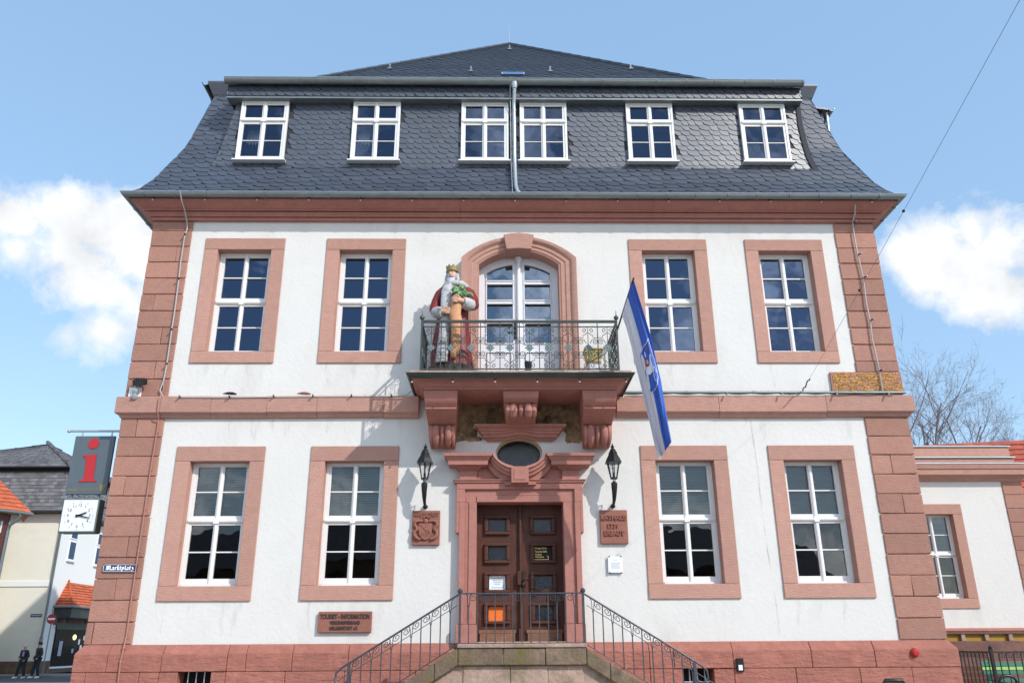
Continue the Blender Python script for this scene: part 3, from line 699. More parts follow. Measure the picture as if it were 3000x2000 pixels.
for x0_, x1_, k in cols:
    if not k: continue
    for z in [v for r in rws for v in r]+[8.625]: b.box(x0_-.02, x1_+.02, Y-.045, Y-.02, z-.012, z+.012)
    for x in (x0_, x1_): b.box(x-.012, x+.012, Y-.045, Y-.02, 7.24, arch_z(x)-.18)
    b.box(x0_-.03, x1_+.03, Y-.055, Y-.02, 7.70, 7.745)
    for (xa, xb, za, zb) in ((x0_+.02, x1_-.02, 7.06, 7.09), (x0_+.02, x1_-.02, 6.30, 6.33), (x0_+.02, x0_+.05, 6.33, 7.06), (x1_-.05, x1_-.02, 6.33, 7.06)): b.box(xa, xb, Y-.04, Y-.02, za, zb)
put('moulding', b, 'white_shine', DR_, bevel=.004)
b = MB(); b.tube([(CXD, Y-.05, 6.2), (CXD, Y-.05, 9.02)], .045, 10); b.lathe([(.045, 0), (.05, .03), (.075, .10), (.085, .13), (.085, .15)], (CXD, Y-.05, 8.99), 10)
put('centre_post', b, 'white_shine', DR_, smooth=50)
b = MB(); b.box(CXD-.10, CXD-.06, Y-.06, Y-.02, 7.36, 7.75)
for z in (7.38, 7.48, 7.60, 7.71): b.ell((CXD-.08, Y-.06, z), .03, .02, .03, 8, 5)
b.tube([(CXD-.08, Y-.06, 7.58), (CXD-.08, Y-.12, 7.58), (CXD-.2, Y-.12, 7.57)], .012, 6); b.ell((CXD-.2, Y-.12, 7.57), .025, .025, .025, 8, 5)
put('door_handle', b, 'black', DR_, smooth=60)

# ---- balcony slab, consoles
bp = [(-1.34, .05), (-1.34, -.97), (2.155, -.97), (2.155, .05)]
b = MB(); b.sweep([(-.3, 5.93), (0, 5.93), (.0, 5.965), (.04, 5.975), (.05, 6.0), (.09, 6.02), (.11, 6.03), (.115, 6.055), (.15, 6.06), (.20, 6.08), (.235, 6.11), (.24, 6.145), (-.3, 6.145)], bp)
b.box(-1.2, 2.0, -.9, .028, 5.92, 6.14)
BS = put('balcony_slab', b, 'stone_paint', TH)
b = MB(); b.sweep([(.242, 6.075), (.295, 6.145), (.295, 6.155), (.2, 6.155), (.2, 6.148)], bp); put('slab_edging', b, 'zinc_dark', BS)
b = MB(); b.box(-1.585, 2.395, -1.235, .028, 6.157, 6.20); put('slab_top', b, 'stone_grey', BS, bevel=.008)
def console(xt, xb, prof, name='console'):
    """xt/xb: x range at the top and at the foot; prof [(y, z)] front curve from the top downwards"""
    zt, zb = prof[0][1], prof[-1][1]; b = MB()
    fx = lambda z: (xb[0]+(xt[0]-xb[0])*(z-zb)/(zt-zb), xb[1]+(xt[1]-xb[1])*(z-zb)/(zt-zb))
    poly = prof+[(.028, zb), (.028, zt)]
    n = len(poly); b.add([(fx(z)[0], y, z) for y, z in poly]+[(fx(z)[1], y, z) for y, z in poly], [tuple(range(n)), tuple(range(2*n-1, n-1, -1))]+[(i, i+n, (i+1) % n+n, (i+1) % n) for i in range(n)])
    return b
def flutes(b, x0, x1, prof, r=.05):
    for k, f in enumerate((.02, .25, .5, .75, .98)):
        rr = r*(.75 if k in (0, 4) else (1.15 if k in (1, 3) else .6)); x = x0+(x1-x0)*f
        if k == 0: x += rr*.6
        if k == 4: x -= rr*.6
        b.tube([(x, y, z) for y, z in prof], [rr*(.35+.65*min(1, 4*t*(1.02-t))) for t in [i/(len(prof)-1) for i in range(len(prof))]], 10)
side = [(-.93, 5.93), (-.935, 5.86), (-.92, 5.78), (-.87, 5.70), (-.80, 5.65), (-.79, 5.635), (-.84, 5.63), (-.84, 5.60), (-.76, 5.57), (-.58, 5.50), (-.42, 5.44), (-.34, 5.42), (-.36, 5.33), (-.34, 5.22), (-.26, 5.12), (-.14, 5.06)]
for xt, xb in (((-1.335, -.72), (-1.25, -.80)), ((1.525, 2.155), (1.60, 2.09))):
    b = console(xt, xb, side); flutes(b, xb[0]-.01, xb[1]+.01, [(-.30, 5.44), (-.37, 5.38), (-.385, 5.30), (-.36, 5.21), (-.28, 5.11), (-.15, 5.04)], .062)
    put('console', b, 'stone_paint', TH, smooth=35, bevel=.004)
mid = [(-.90, 5.93), (-.905, 5.88), (-.88, 5.80), (-.80, 5.74), (-.72, 5.72), (-.70, 5.68), (-.70, 5.58), (-.62, 5.50), (-.3, 5.46)]
b = console((.09, .75), (.15, .69), mid); flutes(b, .14, .70, [(-.70, 5.73), (-.75, 5.68), (-.75, 5.60), (-.70, 5.53), (-.58, 5.48)], .07); put('console', b, 'stone_paint', TH, smooth=35, bevel=.004)
# bare masonry where the plaster has come off
def pxpoly(pts, y, fx, fy, sc): return [(lambda q: (q.x, q.z))(at(fx+u/sc, fy+v/sc, y)) for u, v in pts]
def rough(pts, k=3, j=7):
    o = []
    for i, p in enumerate(pts):
        q = pts[(i+1) % len(pts)]; o.append(p)
        for m_ in range(1, k): o.append((p[0]+(q[0]-p[0])*m_/k+rnd.uniform(-j, j), p[1]+(q[1]-p[1])*m_/k+rnd.uniform(-j, j)))
    return o
for pts in ([(430, 150), (1030, 150), (1030, 440), (680, 440), (650, 480), (700, 520), (690, 580), (760, 600), (740, 630), (640, 640), (560, 625), (450, 655), (430, 400)],
            [(1370, 150), (1930, 150), (1930, 600), (1900, 620), (1870, 660), (1790, 645), (1730, 665), (1705, 620), (1720, 560), (1685, 500), (1710, 440), (1370, 440)]):
    b = MB(); P = pxpoly(rough(pts), .022, 1220, 1130, 3.92); b.prism(P, .020, .026); put('bare_masonry', b, 'rubble', TH)

# ---- hood, oval window
n = 26; hp = [(-.20, .05), (-.20, -.06)]+[(-.20+1.24*i/n, -.06) for i in range(1, n)]+[(1.04, -.06), (1.04, .05)]
b = MB(); b.sweep([(-.05, 5.20), (0, 5.20), (.015, 5.225), (.07, 5.25), (.085, 5.30), (.115, 5.305), (.12, 5.34), (.15, 5.36), (.16, 5.39), (.185, 5.40), (.235, 5.43), (.24, 5.46), (-.05, 5.46)], hp)
b.v = [(x, y, z+(.055*math.exp(-((x-.42)/.20)**2) if z < 5.40 else .01*math.exp(-((x-.42)/.20)**2))) for x, y, z in b.v]
put('door_hood', b, 'stone_paint', TH)
OX, OZ = .40, 4.995; b = MB(); K = 40
ring = lambda a_, b_, y: [(OX+a_*cos(2*pi*i/K), y, OZ+b_*sin(2*pi*i/K)) for i in range(K)]
sq = []
for i in range(K):
    c_, s_ = cos(2*pi*i/K), sin(2*pi*i/K); q = max(abs(c_)/.60, abs(s_)/.40); sq.append((OX+c_/q, .0285, OZ+s_/q))
b.loft([sq, ring(.435, .297, .0285)], m=0, cap=False); b.loft([ring(.435, .297, .0285), ring(.40, .262, .30)], m=1, cap=False)
OW = put('oval_window', b, ['plaster', 'reveal_cream'], TH, smooth=40)
b = MB(); b.loft([ring(.41, .272, .26), ring(.385, .25, .26)], cap=False); b.loft([ring(.385, .25, .26), ring(.385, .25, .29)], cap=False); put('frame', b, 'stump', OW)
b = MB(); b.add(ring(.40, .265, .29), [tuple(range(K))]); put('pane', b, 'glass_old', OW)
b = MB(); b.box(-.2, 1.0, .45, .5, 4.5, 5.5); put('dark_room', b, 'dark', OW)

# ---- portal
b = MB(); g = .004
for xa, xb, s in ((-.70, -.385, -1), (1.19, 1.495, 1)):
    x_in = xb if s < 0 else xa; x_out = xa if s < 0 else xb
    b.box(xa, xb, -.075, .30, 1.945, 4.05)
    xo = x_out+(.10 if s < 0 else -.10); b.box(min(x_out-s*.0, xo), max(x_out, xo), -.125, -.074, 1.95, 4.05)
    e0, e1 = sorted((x_out+s*.0, x_out+s*.055)); b.box(e0, e1, -.12, .05, 3.50, 4.05); b.box(min(x_in, x_in+s*.14), max(x_in, x_in+s*.14), -.095, -.0745, 1.95, 4.05)
    pa, pb = sorted((x_in-s*.015, x_out+s*.03)); b.box(pa, pb, -.15, .30, 1.64, 1.945)
b.box(-.755, 1.55, -.075, .30, 4.05, 4.385); b.box(-.755, 1.55, -.125, -.0755, 4.28, 4.385); b.box(-.755, -.60, -.1255, -.0757, 4.05, 4.28); b.box(1.40, 1.55, -.1255, -.0757, 4.05, 4.28)
b.box(-.385, 1.19, -.0955, -.0752, 4.05, 4.17); b.box(0.02, .80, -.0957, -.0753, 4.17, 4.20)
PT = put('portal', b, 'stone_paint', TH, bevel=.006)
b = MB(); b.sweep([(-.1, 4.386), (.05, 4.386), (.07, 4.40), (.075, 4.425), (.095, 4.44), (.095, 4.455), (-.1, 4.455)], [(-.73, .05), (-.73, -.08), (1.525, -.08), (1.525, .05)])
b.box(.13, .70, -.20, -.05, 4.345, 4.40)
put('lintel_moulding', b, 'stone_paint', PT, bevel=.004)
b = MB(); b.box(-.40, 1.20, -.05, .05, 4.456, 4.72)
for xa, xb in ((-.70, -.385), (1.185, 1.495)): b.box(xa, xb, -.12, .05, 4.456, 4.62)
put('frieze', b, 'stone_paint', PT, bevel=.004)
PC = [(-.05, 4.62), (.005, 4.62), (.02, 4.64), (.075, 4.665), (.085, 4.685), (.17, 4.69), (.205, 4.70), (.205, 4.765), (.215, 4.775), (.225, 4.80), (.24, 4.805), (.25, 4.835), (.28, 4.845), (.285, 4.895), (-.05, 4.90)]
for xa, xb in ((-.70, -.385), (1.185, 1.495)):
    b = MB(); b.sweep(PC, [(xa, .05), (xa, -.10), (xb, -.10), (xb, .05)]); put('side_cornice', b, 'stone_paint', PT)
b = MB()
for a0, a1 in ((194, 256), (284, 346)):
    k = 14; rings = []
    for i in range(k+1):
        a = R(a0+(a1-a0)*i/k); rings.append([(OX+(.49+.165*t)*cos(a), y, OZ+(.335+.30*t)*sin(a)) for t, y in ((0, .05), (0, -.33), (.16, -.34), (.22, -.30), (.40, -.29), (.46, -.25), (.60, -.24), (.64, -.17), (1, -.15), (1, .05))])
    b.loft(rings)
put('curved_cornice', b, 'stone_paint', PT)
b = MB(); b.box(.245, .56, -.36, -.02, 4.36, 4.645); b.box(.285, .52, -.367, -.3595, 4.40, 4.605); b.box(.30, .505, -.372, -.3665, 4.415, 4.59); put('key_block', b, 'stone_paint', PT, bevel=.006)
# front door
FD = TH
def leaf(x0, x1):
    b = MB(); cx = (x0+x1)/2; ph = .165
    rows = [(2.01, 2.26), (2.54, 2.79), (3.05, 3.30), (3.56, 3.80)]
    holes_wall(b, x0, x1, 1.66, 4.08, [(cx-ph, cx+ph, a, c) for a, c in rows], .25, .31)
    for a, c in rows:                  # bolection mouldings round each pane
        for sx0, sx1, z0, z1 in ((cx-ph-.07, cx+ph+.07, c, c+.055), (cx-ph-.07, cx+ph+.07, a-.055, a), (cx-ph-.07, cx-ph, a, c), (cx+ph, cx+ph+.07, a, c)): b.box(sx0, sx1, .195, .26, z0, z1)
    return b, rows, cx, ph
for x0_, x1_ in ((-.40, .375), (.445, 1.21)):
    b, rows, cx, ph = leaf(x0_, x1_); lf = put('door_leaf', b, 'door', FD, bevel=.016, seg=2)
    for a, c in rows: p = MB(); p.quad((cx-ph-.01, .285, a-.01), (cx+ph+.01, .285, a-.01), (cx+ph+.01, .285, c+.01), (cx-ph-.01, .285, c+.01)); put('pane', p, 'glass_old', lf)
    k = MB(); k.box(x0_+.08, x1_-.07, .20, .249, 1.665, 1.80); k.box(x0_+.06, x1_-.05, .215, .2485, 1.80, 1.86); put('kick_board', k, 'door_old', lf, bevel=.006)
b = MB(); b.box(.375, .445, .215, .30, 1.66, 4.08); b.tube([(.41, .205, 1.9), (.41, .205, 4.0)], .026, 8); b.box(.37, .45, .185, .24, 1.66, 1.88); b.box(.355, .42, .16, .215, 2.62, 2.86); put('meeting_post', b, 'door', FD, bevel=.005)
b = MB(); b.box(.43, .475, .185, .215, 2.50, 2.86); b.tube([(.455, .19, 2.70), (.455, .13, 2.70), (.56, .12, 2.70), (.60, .14, 2.72)], .013, 6); b.ell((.455, .17, 2.62), .03, .025, .05, 8, 6); put('door_handle', b, 'black', FD, smooth=50)
b = MB(); b.box(-.5, 1.3, .9, .95, 1.6, 4.2); put('dark_hall', b, 'dark', FD)
b = MB(); b.box(-.38, 1.19, -.28, .3, 1.60, 1.665); put('threshold', b, 'stone_grey', TH, bevel=.01)
# ================================================================== balcony railing (part of the town hall)
RX0, RX1, RY, RZ0, RZ1 = -1.385, 2.175, -1.17, 6.245, 7.175
BR = MB()
for x in (RX0, RX1):
    BR.box(x-.016, x+.016, RY-.016, RY+.016, 6.20, 7.20)
    BR.lathe([(.02, 0), (.045, .03), (.045, .06), (.02, .085), (.008, .10), (.004, .19)], (x, RY, 7.19), 8)
for z, h in ((RZ1-.004, .014), (RZ1-.035, .008), (7.055, .008), (RZ0, .010)):
    BR.box(RX0, RX1, RY-.012, RY+.012, z-h, z+h)
    for x in (RX0, RX1): BR.box(x-.012, x+.012, RY, .03, z-h, z+h)
RAIL = put('balcony_railing', BR, 'iron', TH)
bay = (RX1-RX0)/10; BW = bay
def bay_mesh():
    """one bay centred on x = 0, y = 0, z from 0 (foot bar) to .81 (upper bar)"""
    b = MB(); t = .0062; zc = .405; h = bay/2
    T = lambda p: b.tube(p, t, 4)
    b.tube([(0, 0, 0), (0, 0, .81)], .006, 4)
    for s in (-1, 1):                  # C scrolls that reach from the baluster to the rosette, above and below
        for v in (-1, 1):
            cz = zc+v*.115
            sp = spiral(s*(h-.055), cz, .052, .012, pi/2 if s > 0 else pi/2, (pi/2)+s*-2.6*pi*1. , 18)
            if v < 0: sp = [(x, y, 2*cz-z) for x, y, z in sp]
            T([(s*(h-.055)-s*.09, 0, cz-v*.03), (s*(h-.055)-s*.05, 0, cz+v*.035)]+sp)
            # top and bottom: little pair of scrolls on a stepped bar
            ze = .81-.008 if v > 0 else .008
            c2 = ze-v*.058
            q = spiral(s*.055, c2, .042, .012, -v*pi/2, -v*pi/2+s*v*2.2*pi, 16)
            T(q)
            T([(s*.012, 0, c2-v*.045), (s*.05, 0, c2-v*.085), (s*.09, 0, c2-v*.10), (s*.09, 0, c2-v*.145), (s*(h-.01), 0, c2-v*.145)])
    return b
def rosette_mesh():
    b = MB(); r = .062
    b.prism([(r, 0), (0, r), (-r, 0), (0, -r)], -.007, .007)
    for i in range(4):
        for k in (-1, 0, 1):
            a = pi/2*i; cx, cz = cos(a)*r*(1-.42*abs(k)), sin(a)*r*(1-.42*abs(k)); cx += -sin(a)*k*r*.42; cz += cos(a)*k*r*.42
            b.lathe([(.001, -.016), (.016, -.008), (.016, .008), (.001, .016)], (cx, 0, cz), 6)
    b.lathe([(.001, -.02), (.022, -.01), (.022, .01), (.001, .02)], (0, 0, 0), 8)
    return b
bm_, rm_ = bay_mesh(), rosette_mesh(); SC = RO = BA = None
def baluster(x, y):
    global BA
    if BA is None:
        b = MB(); b.box(-.008, .008, -.008, .008, 0, .92); BA = put('baluster', b.move(x, y, RZ0), 'iron', RAIL, (x, y, RZ0)); return
    dup(BA, RAIL, (x, y, RZ0))
def bayat(x, y, rot):
    global SC, RO
    if SC is None:
        SC = put('scrollwork', bm_.move(x, y, RZ0), 'iron', RAIL, (x, y, RZ0)); RO = put('rosette', rm_.move(x, y, RZ0+.405), 'rosette', RAIL, (x, y, RZ0+.405)); return
    a, c = dup(SC, RAIL, (x, y, RZ0)), dup(RO, RAIL, (x, y, RZ0+.405))
    a.rotation_euler = c.rotation_euler = (0, 0, rot)
for i in range(10): bayat(RX0+bay*(i+.5), RY, 0)
for i in range(1, 10): baluster(RX0+bay*i, RY)
for x in (RX0, RX1):
    for i in range(3): bayat(x, RY+.04+.36*(i+.5), pi/2)
    for i in range(1, 4): baluster(x, RY+.04+.36*i)

# ================================================================== outside staircase with its railing
ST = empty('entrance_staircase', (.39, -.8, 0), 'sandstone double staircase with curled iron railing below the brown front door', 'staircase')
LX0, LX1, LY, LZ = -.60, 1.36, -1.45, 1.60; SLP = .60
b = MB(); b.box(LX0-.03, LX1+.03, -1.52, -.12, 1.575, 1.635); put('landing', b, 'stone_grey', ST, bevel=.012, seg=2)
b = MB()                               # sloping cheek stones and the landing edge
def cheek(xa, za, xb, zb, h=.255):
    nx = .004; b.hexa([(xa, -1.50, za-h), (xb, -1.50, zb-h), (xb, -1.14, zb-h), (xa, -1.14, za-h), (xa, -1.50, za), (xb, -1.50, zb), (xb, -1.14, zb), (xa, -1.14, za)])
xs = [LX0-.02, .08, .74, LX1+.02]
for a, c in zip(xs, xs[1:]): b.box(a+.003, c-.003, -1.50+rnd.uniform(-.006, .006), -1.14, 1.575-.255, 1.572+rnd.uniform(-.006, .002))
for s, x0_ in ((-1, LX0-.02), (1, LX1+.02)):
    d = 0
    for L in (.36, .62, .70, .75, .6):
        xa, xb = x0_+s*(d+.003), x0_+s*(d+L-.003); e = rnd.uniform(-.006, .006)
        za, zb = 1.572-SLP*(d+.003), 1.572-SLP*(d+L-.003)
        p0, p1 = ((xb, zb), (xa, za)) if s < 0 else ((xa, za), (xb, zb))
        cheek(p0[0], p0[1]+e, p1[0], p1[1]+e); d += L
put('cheek_stones', b, 'stone_string', ST, bevel=.018, seg=2)
b = MB()                               # ashlar front wall below, steps behind
rows = [(1.32, .92), (.92, .5), (.5, 0)]
for r, (zt, zb) in enumerate(rows):
    x = -3.2+.25*(r % 2)
    while x < 4.0:
        w_ = rnd.uniform(.5, .75); xa, xb = x+.004, x+w_-.004
        lim = lambda xx: min(zt-.004, 1.572-.25-SLP*max(0, LX0-.02-xx, xx-LX1-.02))
        ta, tb = lim(xa), lim(xb)
        mids = [xx for xx in (LX0-.02, LX1+.02) if xa < xx < xb]
        pts = [(xa, zb+.004)]+[(xb, zb+.004)]+[(xb, tb)]+[(m_, lim(m_)) for m_ in mids]+[(xa, ta)]
        if min(ta, tb) > zb+.03: b.prism(pts, -1.42+rnd.uniform(-.008, .008), -1.2)
        x += w_
lz = lambda xx: 1.572-.245-SLP*max(0, LX0-.02-xx, xx-LX1-.02)
b.prism([(-2.75, .01), (3.5, .01), (3.5, lz(3.5)), (LX1+.02, lz(LX1)), (LX0-.02, lz(LX0)), (-2.75, lz(-2.75))], -1.405, -1.15)
put('front_wall', b, 'stone_grey', ST, bevel=.012, seg=2)
for s, x0_ in ((-1, LX0), (1, LX1)):
    b = MB()
    for i in range(9):
        xa, xb = sorted((x0_+s*.285*i, x0_+s*.285*(i+1))); b.box(xa, xb, -1.15, -.12, 0, 1.60-.171*(i+1))
    put('steps', b, 'stone_grey', ST, bevel=.01)
PTCH = 1.96/14; RH = .755
def bal_mesh(sl, full, low=.0):
    """baluster standing at x=0; sl = slope of the rail; z=0 at the rail foot line, RH at the handrail"""
    b = MB(); t = .0055; h = PTCH
    sh = lambda p: [(x, y, z+sl*x) for x, y, z in p]
    if full:
        b.box(-.0085, .0085, -.0085, .0085, -.0, RH)
        for s in (-1, 1): b.tube(sh(spiral(s*h*.52, RH-.072, .062, .014, pi*.5+s*.5*pi*0+(0 if s > 0 else 0), pi*.5-s*2.9*pi, 22)+[]), t, 4); 
    else:
        b.box(-.0085, .0085, -.0085, .0085, 0, RH-.20); b.ell((0, 0, RH-.20), .014, .014, .02, 6, 4)
        for s in (-1, 1): b.tube(sh([(0, 0, RH-.2), (s*.012, 0, RH-.19), (s*.016, 0, RH-.10), (s*.022, 0, RH-.05), (s*.045, 0, RH-.018), (s*.07, 0, RH-.01)]), t, 4)
    return b
SR = MB()
def bar(p, q, r): SR.tube([p, q], r, 6)
zr = 2.385; zf = 1.64
SR.box(LX0, LX1, LY-.02, LY+.02, zr-.010, zr+.012); SR.box(LX0, LX1, LY-.010, LY+.010, zf-.008, zf+.008)
for x in (LX0, LX1):
    SR.box(x-.019, x+.019, LY-.019, LY+.019, 1.57, zr-.01); SR.lathe([(.03, 0), (.042, .02), (.04, .045), (.012, .07)], (x, LY, zr+.01), 8)
for s, x0_ in ((-1, LX0), (1, LX1)):
    xe = x0_+s*1.70
    f = lambda x, z0_: (x, LY, z0_-SLP*abs(x-x0_))
    SR.tube([f(x0_, zr), f(xe, zr), (xe+s*.10, LY, zr-SLP*1.8+.0), (xe+s*.19, LY, zr-SLP*1.8-.08), (xe+s*.20, LY, zr-SLP*1.8-.19), (xe+s*.14, LY, zr-SLP*1.8-.25), (xe+s*.05, LY, zr-SLP*1.8-.24), (xe+s*.01, LY, zr-SLP*1.8-.18)], .017, 6)
    bar(f(x0_+s*.02, zf-.0), f(x0_+s*2.2, zf), .009); bar(f(x0_+s*.05, zr-.155), f(x0_+s*2.0, zr-.155), .006)
    SR.box(xe-.022, xe+.022, LY-.022, LY+.022, zr-SLP*1.7-1.1, zr-SLP*1.7)
SRO = put('stair_railing', SR, 'iron_b', ST, smooth=40)
protos = {}
def bal(x, z, sl, full):
    k = (sl, full)
    if k not in protos: protos[k] = put('baluster', bal_mesh(sl, full).move(x, LY, z), 'iron_b', SRO, (x, LY, z))
    else: dup(protos[k], SRO, (x, LY, z))
for i in range(1, 14): bal(LX0+PTCH*i, zf, 0, i % 2 == 0)
for s, x0_ in ((-1, LX0), (1, LX1)):
    for i in range(1, 12): bal(x0_+s*PTCH*1.08*i, zf-SLP*PTCH*1.08*i, SLP*-s, i % 2 == 0)

# ================================================================== lanterns
def lantern(x, z, label):
    t = empty('wall_lantern', (x, .03, z), label, 'wall lantern', 'black wall lanterns beside the front door')
    y = -.33; b = MB()                 # roof
    b.lathe([(.162, .66), (.162, .685), (.128, .76), (.122, .765), (.085, .83), (.09, .845), (.085, .855), (.06, .90), (.035, .94), (.012, .95)], (x, y, z), 6, ph=pi/6)
    b.lathe([(.012, .945), (.03, .96), (.036, .975), (.022, .99), (.010, 1.0), (.016, 1.012), (.003, 1.035)], (x, y, z), 8); put('lantern_roof', b, 'black', t)
    b = MB()                           # cage
    for i in range(6):
        a = pi/6+i*pi/3; b.tube([(x+.062*cos(a), y+.062*sin(a), z+.40), (x+.118*cos(a), y+.118*sin(a), z+.665)], .0095, 5)
    b.lathe([(.07, .375), (.072, .40), (.06, .405)], (x, y, z), 6, ph=pi/6); put('lantern_cage', b, 'black', t)
    b = MB(); b.loft([[(x+r*cos(pi/6+i*pi/3), y+r*sin(pi/6+i*pi/3), z+q) for i in range(6)] for r, q in ((.058, .405), (.112, .66))], cap=False); put('glass', b, 'glass_lamp', t)
    b = MB(); b.lathe([(.022, .40), (.022, .49)], (x, y, z), 8); put('lamp_holder', b, 'black', t)
    b = MB(); b.lathe([(.012, .49), (.02, .52), (.017, .555), (.004, .59)], (x, y, z), 8); put('bulb', b, 'white_en', t, smooth=60)
    b = MB()                           # arm: baluster shaped stem, curl and wall rose
    for i in range(3): a = i*2.1+.3; b.tube([(x+.03*cos(a), y+.03*sin(a), z+.38), (x+.018*cos(a), y+.018*sin(a), z+.33)], .006, 4)
    b.tube([(x, y, z+.33), (x, y, z+.31), (x, y+.005, z+.27), (x, y+.02, z+.18), (x, y+.06, z+.08), (x, y+.13, z+.0), (x, y+.22, z-.045), (x, y+.30, z-.06)], [.024, .054, .058, .049, .040, .030, .025, .022], 10)
    b.tube([(x+.0, y+.05, z+.17), (x, y+.11, z+.20), (x, y+.16, z+.16), (x, y+.15, z+.11), (x, y+.11, z+.11), (x, y+.105, z+.14)], .013, 6)
    b.ell((x, y+.31, z-.06), .045, .03, .045, 10, 6); b.lathe([(.05, -.008), (.05, .008)], (x, y+.33, z-.06), 10)
    put('lantern_arm', b, 'black', t, smooth=50)
lantern(-1.325, 4.045, 'black wall lantern above the coat of arms plaque, left of the door'); lantern(2.11, 4.045, 'black wall lantern above the plaque reading RATHAUS, right of the door')

# ================================================================== plaques
def slab(name, x0, x1, z0, z1, y0, m, label, cat, d=.05, bev=.006):
    b = MB(); b.box(x0, x1, y0, y0+d, z0, z1); return put(name, b, m, None, ((x0+x1)/2, y0+d, z0), bevel=bev, label=label, cat=cat)
p = slab('stone_plaque', 1.86, 2.36, 3.31, 3.91, -.035, 'carve', 'red stone plaque with raised words RATHAUS 1739 ERBAUT', 'plaque', .065)
text('lettering', 'RATHAUS', p, 1.875, 2.345, 3.725, 3.815, -.06, 'carve', .026, .02); text('lettering', '1739', p, 2.00, 2.20, 3.58, 3.665, -.06, 'carve', .026, .02); text('lettering', 'ERBAUT', p, 1.93, 2.29, 3.45, 3.54, -.06, 'carve', .026, .02)
p = slab('stone_plaque', -1.55, -1.05, 3.30, 3.91, -.035, 'carve', 'red stone plaque with a carved coat of arms', 'plaque', .065)
text('lettering', 'HEILIGENSTADT', p, -1.53, -1.075, 3.805, 3.875, -.055, 'carve', .022, .025)
b = MB(); cx, cz = -1.30, 3.56
sh = [(-.125, .12), (.11, .12), (.115, .0), (.10, -.08), (.06, -.15), (0, -.175), (-.06, -.15), (-.11, -.08), (-.125, 0)]
b.prism([(cx+x, cz+z) for x, z in sh], -.075, -.03)
b.prism([(cx+x, cz+z) for x, z in [(-.11, .10), (-.09, .105), (.08, -.05), (.06, -.075)]], -.085, -.07); b.prism([(cx+x, cz+z) for x, z in [(.03, .11), (.05, .11), (.0, .05), (.09, -.06), (.075, -.07), (-.02, .05)]], -.085, -.07)
for x in (-.07, -.035, .0, .035): b.box(cx+x, cx+x+.012, -.084, -.07, cz-.12+abs(x)*.4, cz-.05)
for s in (-1, 1):
    b.tube([(cx+s*.05, -.06, cz+.15), (cx+s*.12, -.06, cz+.165), (cx+s*.19, -.06, cz+.15), (cx+s*.205, -.06, cz+.09), (cx+s*.165, -.06, cz+.05), (cx+s*.16, -.06, cz+.0), (cx+s*.20, -.06, cz-.02), (cx+s*.205, -.06, cz-.08), (cx+s*.17, -.06, cz-.13), (cx+s*.11, -.06, cz-.165), (cx+s*.08, -.06, cz-.15)], [.02, .026, .028, .03, .026, .022, .026, .032, .034, .028, .016], 8)
    b.tube([(cx+s*.05, -.06, cz+.17), (cx+s*.09, -.06, cz+.20), (cx+s*.07, -.06, cz+.235), (cx+s*.04, -.06, cz+.22)], .016, 6); b.tube([(cx+s*.15, -.06, cz+.0), (cx+s*.13, -.06, cz+.03), (cx+s*.145, -.06, cz+.07)], .014, 6)
b.ell((cx, -.06, cz+.155), .045, .035, .05, 10, 7); b.tube([(cx-.04, -.06, cz+.205), (cx-.02, -.06, cz+.24), (cx, -.06, cz+.25), (cx+.03, -.06, cz+.235), (cx+.04, -.06, cz+.205)], .014, 6)
put('coat_of_arms', b, 'carve', p, smooth=50)
p = slab('stone_plaque', -3.12, -2.195, 1.83, 2.175, -.04, 'carve', 'wide red stone plaque reading TOURIST-INFORMATION below a window', 'plaque', .07)
text('lettering', 'TOURIST - INFORMATION', p, -3.09, -2.23, 2.05, 2.135, -.048, 'carve_dark', .012, .045); text('lettering', 'VERKEHRSVERBAND', p, -2.92, -2.39, 1.958, 2.022, -.048, 'carve_dark', .012, .045); text('lettering', 'HEILIGENSTADT e.V.', p, -2.915, -2.42, 1.868, 1.932, -.048, 'carve_dark', .012, .045)
p = slab('notice', 1.975, 2.235, 2.81, 3.09, -.02, 'paper', 'small white printed notice on four pins beside the door', 'notice', .012, 0)
b = MB()
for x in (2.0, 2.21):
    for z in (2.808, 3.088): b.lathe([(.012, -.0), (.012, .05)], (0, 0, 0), 6); b.v[-12:] = [(x+q[0], -.03+q[2], z+q[1]) for q in b.v[-12:]]
put('pin', b, 'black', p)
b = MB()
for z, xa, xb in [(3.02, 2.06, 2.15)]+[(2.975-.017*i, 2.025, 2.19-.03*(i % 4 == 3)) for i in range(7)]+[(2.835, 2.03, 2.15)]: b.box(xa, xb, -.0206, -.020, z, z+.009)
put('print', b, 'ink', p)
# writing and sheets on the door panes
p = slab('notice', -.155, .135, 2.545, 2.785, .272, 'paper', 'white sheet with teal arrow stuck inside a brown door pane', 'notice', .004, 0)
for i, (s_, a, c) in enumerate((('Der neue Briefkasten', -.12, .10), ('befindet sich am', -.09, .07), ('Haupteingang', -.075, .06), ('Marktplatz', -.06, .045))): text('print', s_, p, a, c, 2.735-.036*i, 2.756-.036*i, .2705, 'inkdark', .001)
b = MB(); b.box(-.11, .11, .2708, .2718, 2.573, 2.585); b.box(.098, .11, .2708, .2718, 2.585, 2.63); put('arrow', b, 'teal', p)
p = slab('coloured_pane', -.165, .14, 2.01, 2.255, .272, 'orange', 'orange sheet filling the lowest left door pane', 'sheet', .004, 0)
b = MB(); b.box(.66, 1.0, .2745, .278, 3.05, 3.30); p = put('door_sign', b, 'dark', None, (.83, .276, 3.05), label='dark pane with gold words on where to find the Tourist Info', cat='sign')
